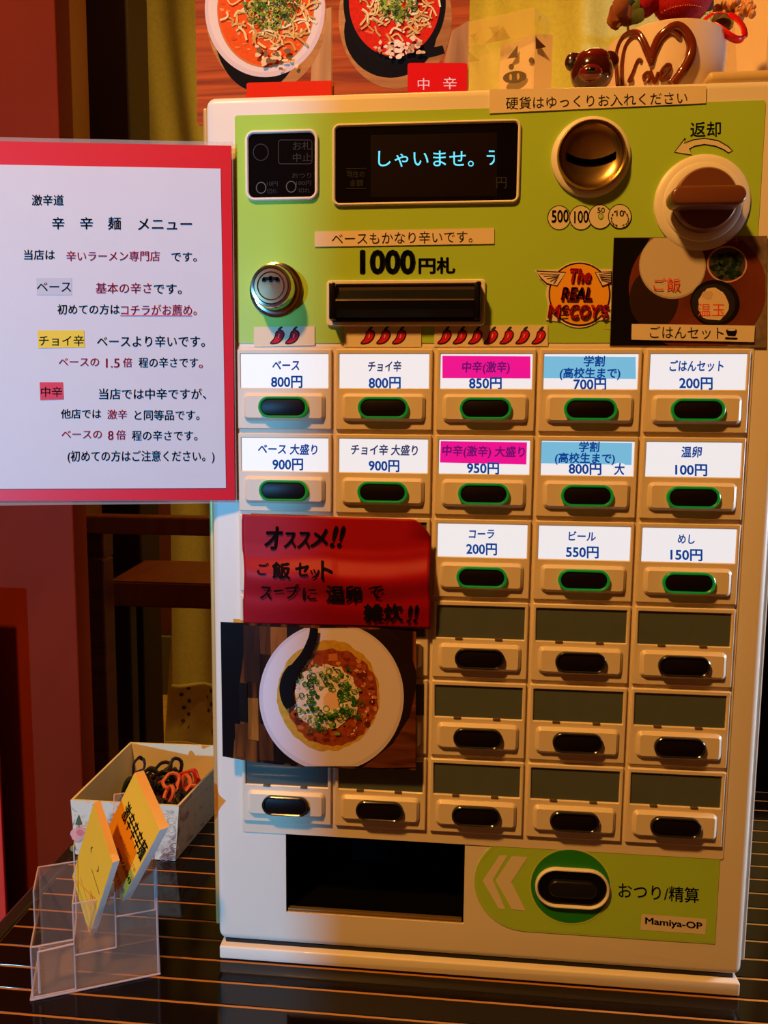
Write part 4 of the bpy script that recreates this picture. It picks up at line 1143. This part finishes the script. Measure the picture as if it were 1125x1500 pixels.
for w_ in ([(940, 90), (936, 87), (932, 93), (927, 106), (921, 119), (928, 116)], [(944, 118), (943, 111), (949, 106), (953, 112), (948, 122)], [(953, 104), (956, 112), (959, 122), (962, 112), (964, 106)], [(968, 116), (980, 103), (982, 96), (976, 95), (968, 106), (970, 118), (982, 113)]):
    tube(bm, [on_pot(p.x, p.y, 0.0003) for p in spline([Vector((*p, 0)) for p in w_], 5)], 0.0010, 8)
obj('love_lettering', bm, CHO, pot, True)
obj('soil', (lambda b: (lathe(b, [(0.0335, PH * .8), (0.02, PH * .84), (0.0002, PH * .86)], (pc.x, 0.085, TZ), 'z', 40), b)[1])(B()), mat((60, 50, 26), rough=.9, noise=.3, bump=1), pot)
tag(pot, 'white pot with a brown painted heart and script on top of the machine', 'plant pot')
# plush hearts, leaves, dried flowers, ribbon in the pot
REDV = mat((206, 10, 24), rough=.7, noise=.08, scale=500, bump=.4)
def plush(px, py, Y, r, sx, sz, label):
    bm = B(); c = at(px, py, Y); ball(bm, c, r, sx, .8, sz, 4)
    for v in bm.verts:
        dx = (v.co.x - c.x) / (r * sx); v.co.z += r * .25 * (abs(dx) - .5) * (1 if v.co.z > c.z else 0)
    o = obj('plush_heart', bm, REDV, None, True); tag(o, label, 'ornament', None)
    return o, c
o, c = plush(1000, -18, 0.080, 0.0185, 1.12, 1.25, 'large red felt heart with white stitching in the heart pot')
sb = B(); r = 0.0185
for k in range(24):
    t = k / 23; u = -0.78 + 1.56 * t
    x = c.x + r * 1.12 * u; z = at(1000, 7 - 3 * (1 - u * u), 0.066).z
    dz = (z - c.z) / (r * 1.25); q = max(0, 1 - u * u - dz * dz); y = c.y - .8 * r * math.sqrt(q) - .0004
    ball(sb, (x, y, z), 0.00035, 1.2, 1, 1, 1)
obj('stitching', sb, mat((240, 180, 150), noise=0), o)
plush(943, -10, 0.078, 0.0115, 1.0, 1.3, 'small red felt heart at the left in the heart pot')
def leafy(name, pts, Y, m, label, cat, size, seed, n=10):
    rnd = random.Random(seed); bm = B()
    for (x, y) in pts:
        c = at(x, y, Y + rnd.uniform(-.006, .006)); d = Vector((rnd.uniform(-1, 1), rnd.uniform(-.4, .2), rnd.uniform(-1, .6))).normalized()
        s_ = d.cross(Vector((0, 1, .2))).normalized(); up_ = d.cross(s_)
        row = []
        for k in range(7):
            t = k / 6; w_ = size * .45 * math.sin(math.pi * min(1, t * .9 + .05)) * (1 + .25 * math.sin(k * 3.1))
            ce = c + d * size * (t - .5) + up_ * size * .18 * math.sin(math.pi * t)
            row.append((bm.verts.new(ce + s_ * w_), bm.verts.new(ce + up_ * size * .05), bm.verts.new(ce - s_ * w_)))
        for a, b in zip(row[:-1], row[1:]):
            bm.faces.new((a[0], a[1], b[1], b[0])); bm.faces.new((a[1], a[2], b[2], b[1]))
    o = obj(name, bm, m, None, True); tag(o, label, cat); return o
leafy('leaf_sprig', [(902, 20), (910, 28), (900, 30), (916, 18), (908, 12), (922, 26)], 0.072, mat((150, 82, 40), rough=.7, noise=.25, scale=200), 'brown leaf sprig at the left edge of the heart pot', 'leaves', 0.012, 5)
leafy('leaf_sprig', [(925, 16), (934, 24), (938, 20), (928, 8), (918, 2)], 0.076, mat((90, 98, 40), rough=.7, noise=.25, scale=200), 'green leaf sprig between brown leaves and red heart in the pot', 'leaves', 0.010, 8)
leafy('leaf_sprig', [(1050, 33), (1058, 36), (1064, 38), (1056, 30), (1034, 6), (1030, -4)], 0.082, mat((110, 88, 46), rough=.7, noise=.25, scale=200), 'dry olive leaf sprig leaning out right of the pot', 'leaves', 0.011, 9)
def buds(cx, cy, Y, sx, sy, n, m, label, seed):
    rnd = random.Random(seed); bm = B()
    for k in range(n):
        a = rnd.uniform(0, 6.28); q = math.sqrt(rnd.random())
        ball(bm, at(cx + sx * q * math.cos(a), cy + sy * q * math.sin(a), Y + rnd.uniform(-.006, .006)), rnd.uniform(.0016, .0030), 1, 1, 1.2, 1)
    c = at(cx, cy, Y); tube(bm, [c, Vector((pc.x + (0.02 if cx > 974 else -0.02), 0.085, TZ + PH * .85))], 0.0008, 6)
    o = obj('dried_flower', bm, m, None, True); tag(o, label, 'flower'); return o
buds(1078, 14, 0.09, 28, 14, 46, mat((214, 152, 104), rough=.8, noise=.2, scale=300), 'peach dried flower cluster hanging out at the right of the pot', 2)
buds(914, 4, 0.075, 8, 8, 12, mat((200, 180, 90), rough=.8, noise=.1), 'yellow dried buds above the brown leaves in the pot', 3)
# ribbon loop
rb = [(1031, 30), (1040, 22), (1052, 18), (1066, 20), (1079, 27), (1088, 38), (1091, 49), (1087, 57), (1079, 58), (1070, 54), (1060, 47), (1050, 40), (1042, 36)]
pp = [at(p.x, p.y, 0.066 + 0.004 * math.sin(i * .13)) for i, p in enumerate(spline([Vector((*p, 0)) for p in rb], 4))]
bm = B(); prev = None
for i, p in enumerate(pp):
    t = (pp[min(i + 1, len(pp) - 1)] - pp[max(i - 1, 0)]).normalized(); s_ = (t.cross(Vector((0, 1, 0))) * .55 + Vector((0, .8, 0))).normalized() * 0.0024
    if 12 < i < 26: s_ = (t.cross(Vector((0, 1, 0))) * 1.0 + Vector((0, .5, 0))).normalized() * 0.0026
    cur = (bm.verts.new(p + s_), bm.verts.new(p - s_))
    if prev: bm.faces.new((prev[0], prev[1], cur[1], cur[0]))
    prev = cur
o = obj('ribbon_loop', bm, mat((224, 14, 16), rough=.35, noise=.03), None, True); so = o.modifiers.new('thickness', 'SOLIDIFY'); so.thickness = 0.0003
tag(o, 'shiny red ribbon loop at the right side of the heart pot', 'ribbon')
# white tapered cup behind at the right
cc = at(1122, 60, 0.15); CUZ = at(1080, 104, 0.016).z; cup = empty('white_cup', (cc.x, 0.15, CUZ))
rt = cc.x - at(1042, 0, 0.15).x; rb_ = cc.x - at(1070, 105, 0.15).x
bm = B(); zt_ = at(1060, -30, 0.15).z - CUZ
lathe(bm, [(0.0001, 0.001), (rb_ * .93, 0), (rb_ * .96, .003), (rt * 1.09, zt_), (rt * 1.05, zt_), (rb_ * .9, .006), (0.0001, .006)], (cc.x, .15, CUZ), 'z', 10)
obj('cup_wall', bm, mat((240, 214, 180), rough=.5, noise=.02), cup)
tag(cup, 'white faceted tapered cup at the right rear on the machine', 'cup')
# beige rounded tray edge lying on top at the right
bm = B(); ta = at(1026, 112, 0.03); zz = at(1080, 104, 0.016).z
prism(bm, rrect(ta.x, ta.x + 0.10, 0.0, max(0.004, zz - MZ1 - 0.0), 0.0018, 4), 0, 0.05)
bm.free(); bm = B(); box(bm, ta.x, 0.372, 0.014, 0.044, zz - 0.0062, zz, 0.0028, 5); box(bm, 0.270, 0.372, 0.020, 0.200, zz - 0.0060, zz - .0002, 0.0028, 5); box(bm, ta.x + .004, 0.283, .02, .04, MZ1 - .0002, zz - .004)
o = obj('beige_tray', bm, mat((206, 178, 128), rough=.5, noise=.08, scale=60), None, True)
tag(o, 'beige flat box with rounded edge at the front right of the machine top', 'tray')

# ------------------------------------------------------------------ patterned open box with hair ties
bxp = empty('patterned_box', (-0.155, 0.165, 0.0))
Hb = 0.0475
bot = [(-0.2010, 0.1075), (-0.1165, 0.1075), (-0.1045, 0.2240), (-0.2010, 0.2230)]
top = [(-0.2032, 0.1070), (-0.1124, 0.1070), (-0.1000, 0.2262), (-0.2035, 0.2234)]
PAT = bpy.data.materials.new('floral_print'); PAT.use_nodes = True
nt = PAT.node_tree; b_ = nt.nodes['Principled BSDF']; tc = nt.nodes.new('ShaderNodeTexCoord')
nz_ = nt.nodes.new('ShaderNodeTexNoise'); nz_.inputs['Scale'].default_value = 55; nz_.inputs['Detail'].default_value = 5; nz_.inputs['Distortion'].default_value = 1.6
cr = nt.nodes.new('ShaderNodeValToRGB'); e_ = cr.color_ramp.elements
e_[0].position = .30; e_[0].color = (lin(150), lin(110), lin(104), 1); e_[1].position = .44; e_[1].color = (lin(220), lin(208), lin(180), 1)
e2 = e_.new(.62); e2.color = (lin(224), lin(212), lin(184), 1); e3 = e_.new(.70); e3.color = (lin(176), lin(170), lin(130), 1)
nt.links.new(tc.outputs['Object'], nz_.inputs['Vector']); nt.links.new(nz_.outputs['Fac'], cr.inputs['Fac']); nt.links.new(cr.outputs['Color'], b_.inputs['Base Color']); b_.inputs['Roughness'].default_value = .6
INW = mat((220, 204, 160), rough=.7, noise=.03)
bm = B(); th = 0.002
def shrink(pts, d):
    q = inset(pts, d); return q
ob = [bm.verts.new((x, y, 0.0005)) for x, y in bot]; ot = [bm.verts.new((x, y, Hb)) for x, y in top]
it = [bm.verts.new((x, y, Hb)) for x, y in inset(top, th)]; ib = [bm.verts.new((x, y, 0.0035)) for x, y in inset(bot, th)]
for i in range(4):
    j = (i + 1) % 4
    f = bm.faces.new((ob[i], ob[j], ot[j], ot[i])); f.material_index = 0
    f = bm.faces.new((ot[i], ot[j], it[j], it[i])); f.material_index = 1
    f = bm.faces.new((it[i], it[j], ib[j], ib[i])); f.material_index = 1
bm.faces.new(list(reversed(ob))); f = bm.faces.new(ib); f.material_index = 1
obj('box_walls', bm, [PAT, INW], bxp)
FB = face(0.1068); A = Art(FB, step=0.0001, base=0.0002)
A.poly([(110, 1208), (115, 1193), (120, 1208)], ink(80, 100, 70)); A.stroke([(115, 1208), (115, 1212)], 1.5, ink(90, 60, 40))
rnd = random.Random(2)
A.poly(blob(rnd, 115, 1222, 12, 10, 16, .15), ink(232, 160, 160)); A.poly(blob(rnd, 117, 1220, 6, 5, 12, .2), ink(220, 110, 120)); A.poly(blob(rnd, 106, 1243, 3, 5, 10, .2), ink(130, 130, 70))
A.done('flower_print', bxp); A = Art(FB, step=0.0001, base=0.0002)
for k in range(9):
    x, y = rnd.uniform(232, 256), rnd.uniform(1236, 1258)
    A.stroke([(x + 6 * math.cos(a) * (1 + .3 * math.sin(3 * a)), y + 4 * math.sin(a)) for a in [i * .5 for i in range(12)]], .9, ink(140, 100, 100), closed=False)
for k in range(4):
    x, y = 240 + (k % 2) * 9, 1198 + k * 6; A.stroke(ell(x, y, 6, 5, 14), .7, ink(190, 170, 140), closed=True)
A.done('flower_print', bxp)
tag(bxp, 'open cream box with flower print on the counter corner behind the card holder', 'box')
# hair ties: one by one
rnd = random.Random(7)
hue = {'black': (mat((12, 10, 10), rough=.55, noise=0), 'black hair tie in the tangle inside the patterned box', 'black hair ties in the patterned box'),
       'green': (mat((22, 44, 30), rough=.55, noise=0), 'dark green hair tie in the tangle inside the patterned box', 'green hair ties in the patterned box'),
       'red': (mat((190, 40, 30), rough=.5, noise=0), 'red hair tie in the tangle inside the patterned box', 'red hair ties in the patterned box'),
       'pink': (mat((214, 110, 80), rough=.5, noise=0), 'pale coral hair tie in the tangle inside the patterned box', 'coral hair ties in the patterned box')}
tie_me = {}
for cname, (m, lb, grp) in hue.items():
    for v in range(3):
        bm = B(); rr_ = 0.0070 + v * .0010; ph = rnd.uniform(0, 6)
        tube(bm, [(rr_ * math.cos(a) * (1 + .3 * math.sin(2 * a + ph)), rr_ * math.sin(a) * (1 - .2 * math.cos(3 * a + ph)), .0022 * math.sin(2 * a + ph)) for a in [i * 2 * math.pi / 20 for i in range(20)]], 0.0017, 6, closed=True)
        tie_me[(cname, v)] = outer_mesh(bm, 'hair_tie', m)
for k in range(120):
    cname = rnd.choice(['black'] * 6 + ['green'] * 2 + ['red'] * 2 + ['pink'])
    x = rnd.uniform(-0.182, -0.122); y = rnd.uniform(0.122, 0.208)
    if x > -0.150 and y > .165 and rnd.random() < .6: cname = rnd.choice(['red', 'pink'])
    z = 0.007 + 0.026 * rnd.random() * (1 - abs((x + .150) / .05) ** 2 * .6)
    o = bpy.data.objects.new('hair_tie', tie_me[(cname, rnd.randrange(3))]); COL.objects.link(o)
    o.location = (x, y, z); o.rotation_euler = (rnd.gauss(0, .6), rnd.gauss(0, .6), rnd.uniform(0, 6.28))
    tag(o, hue[cname][1], 'hair tie', hue[cname][2])
o = bpy.data.objects.new('hair_tie', tie_me[('black', 0)]); COL.objects.link(o)
tt = at(203, 1121, 0.15); o.location = (tt.x, tt.y, tt.z); o.rotation_euler = (1.4, .5, .5); o.scale = (.55, 1, 1)
tag(o, 'black hair loop standing up behind the yellow card stack', 'hair tie')

# ------------------------------------------------------------------ clear tiered card holder
ang = math.radians(23.6); hd_ = Vector((math.cos(ang), math.sin(ang), 0)); hw = Vector((-math.sin(ang), math.cos(ang), 0))
HP = Vector((-0.1484, -0.0481, 0.0))
def HL(s_, w_, z): return HP + hd_ * s_ + hw * w_ + Vector((0, 0, z))
ac = bpy.data.materials.new('clear_acrylic'); ac.use_nodes = True
nt = ac.node_tree; b_ = nt.nodes['Principled BSDF']; b_.inputs['Base Color'].default_value = (.70, .46, .32, 1); b_.inputs['Roughness'].default_value = .08
b_.inputs['Alpha'].default_value = 0.13; b_.inputs['Coat Weight'].default_value = .5
ACE = mat((226, 200, 196), rough=.15, noise=0, alpha=.5)
ho = empty('card_holder', tuple(HL(.036, .025, 0)))
def hslab(bm, s0_, s1_, w0_, w1_, z0, z1, bev=.0003):
    vs_ = [bm.verts.new(HL(a, b, c)) for c in (z0, z1) for b in (w0_, w1_) for a in (s0_, s1_)]
    i = [(0, 1, 3, 2), (4, 6, 7, 5), (0, 4, 5, 1), (2, 3, 7, 6), (0, 2, 6, 4), (1, 5, 7, 3)]
    for f in i: bm.faces.new([vs_[k] for k in f])
T_ = .0014; DW = .050
edges = B()
for k, (s0_, s1_, zf, zn, zb_) in enumerate(((0.0, .0245, 0.0016, .0345, .0575), (.0245, .0490, .0240, .0580, .082), (.0490, .0730, .0445, .078, .101))):
    bm = B()
    hslab(bm, s0_, s1_, 0, T_, zf, zn)                       # near wall
    hslab(bm, s0_, s1_, DW - T_, DW, zf, zb_)                # far wall
    hslab(bm, s0_, s0_ + T_, T_, DW - T_, zf, zn if k == 0 else zf + .012)   # left side
    hslab(bm, s1_ - T_, s1_, T_, DW - T_, zf, zn)            # right side
    if k == 0: hslab(bm, s0_, s0_ + T_, DW * .45, DW - T_, zn, zb_)
    if k == 2: hslab(bm, s1_ - T_, s1_, DW * .45, DW - T_, zn, zb_)
    hslab(bm, s0_ + T_, s1_ - T_, T_, DW - T_, zf, zf + T_)  # floor
    obj('pocket', bm, ac, ho)
    r_ = .0005
    for pth in ([(s0_, 0, zn), (s1_, 0, zn)], [(s0_, DW, zb_), (s1_, DW, zb_)], [(s0_, 0, zn), (s0_, DW * .45, zn), (s0_, DW * .45, zb_), (s0_, DW, zb_)], [(s1_, 0, zn), (s1_, DW * .45, zn), (s1_, DW * .45, zb_), (s1_, DW, zb_)], [(s0_, 0, zf), (s1_, 0, zf)], [(s0_, 0, zf), (s0_, 0, zn)], [(s1_, 0, zf), (s1_, 0, zn)]):
        tube(edges, [HL(*p) for p in pth], r_, 6)
bm = B(); hslab(bm, .0245, .0740, 0, T_, 0.0016, .0240); hslab(bm, .0490, .0740, 0, T_, .0240, .0445); hslab(bm, .0726, .0740, T_, DW, .0016, .0445); hslab(bm, .0245, .0740, DW - T_, DW, .0016, .0240)
obj('skirt', bm, ac, ho)
bm = B(); hslab(bm, -.001, .0748, -.001, DW + .001, .0002, .0016); obj('foot_plate', bm, ac, ho)
for pth in ([(-.001, -.001, .001), (.0748, -.001, .001), (.0748, DW + .001, .001)], [(-.001, -.001, .001), (-.001, DW + .001, .001)], [(.074, 0, .001), (.074, 0, .078)], [(.0040, -.0004, .004), (.0040, -.0004, .031), (.0245, -.0004, .032)]):
    tube(edges, [HL(*p) for p in pth], .0007, 6)
obj('polished_edges', edges, ACE, ho, True)
tag(ho, 'clear acrylic stepped card holder at the front left of the counter', 'card holder')

# two stacks of yellow cards, standing on a corner
def card_stack(Tp, Rp, Lp, yT, dR, dL, thick, label, lines):
    T0 = at(Tp[0], Tp[1], yT); Ra = at(Rp[0], Rp[1], yT + dR); La_ = at(Lp[0], Lp[1], yT + dL); Ba = Ra + La_ - T0
    n_ = (Ra - T0).cross(La_ - T0).normalized()
    if n_.dot(CAM - T0) > 0: n_ = -n_          # n_ points away from the viewer
    bm = B(); fr = [bm.verts.new(p) for p in (T0, Ra, Ba, La_)]; bk = [bm.verts.new(p + n_ * thick) for p in (T0, Ra, Ba, La_)]
    f = bm.faces.new(fr); f.material_index = 0; f = bm.faces.new(list(reversed(bk))); f.material_index = 0
    for i in range(4):
        f = bm.faces.new((fr[i], fr[(i + 1) % 4], bk[(i + 1) % 4], bk[i])); f.material_index = 1 if i in (1, 2) else 2
    o = obj('card_stack', bm, [mat((244, 178, 44), rough=.45, noise=.01), mat((246, 246, 238), rough=.6, noise=.02, scale=400), mat((240, 180, 90), rough=.5, noise=.02)]); tag(o, label, 'cards')
    # lettering in card coordinates: u along T->R, v along T->L
    def cf(u, v, off=0.0): return T0 + (Ra - T0) * u + (La_ - T0) * v - n_ * off
    A = Art(cf, base=.0002)
    for t, u0, u1, v, h, m, b in lines:
        V, Fs = glyph_bm(t, b); w0 = min(p[0] for p in V); w1 = max(p[0] for p in V)
        A.up(); off = A.base + A.layer * A.step; mi = A._mi(m)
        vv = [A.bm.verts.new(cf(u0 + (u1 - u0) * (p[0] - w0) / (w1 - w0), v - (p[1] - .38) * h, off)) for p in V]
        for f_ in Fs:
            try: fc = A.bm.faces.new([vv[i] for i in f_]); fc.material_index = mi
            except Exception: pass
    A.done('lettering', o)
    return o
CI = ink(26, 18, 14)
card_stack((197, 1132), (234, 1216), (146, 1237), -0.024, -0.022, 0.022, .0062, 'yellow business card stack with large black title, rear of the two stacks',
           [('激辛辛辛麺', .16, .96, .36, .23, CI, .015), ('東京都中央区一丁目', .34, .95, .60, .05, ink(150, 110, 50), 0), ('0799-00-0343', .40, .98, .74, .085, CI, .01), ('OPEN 11:30-22:00', .14, .96, .90, .07, CI, 0)])
card_stack((137, 1176), (165, 1264), (106, 1284), -0.030, -0.016, 0.020, .0045, 'yellow business card stack with thin lines, front of the two stacks',
           [('(    )', .30, .70, .34, .08, ink(120, 84, 30), 0), ('――――――', .50, .92, .48, .06, ink(70, 50, 24), .01), ('――――', .64, .95, .66, .06, ink(110, 80, 30), 0), ('―  ―― ―', .25, .8, .80, .05, ink(150, 110, 40), 0)])

# loose papers at the bottom left of the counter
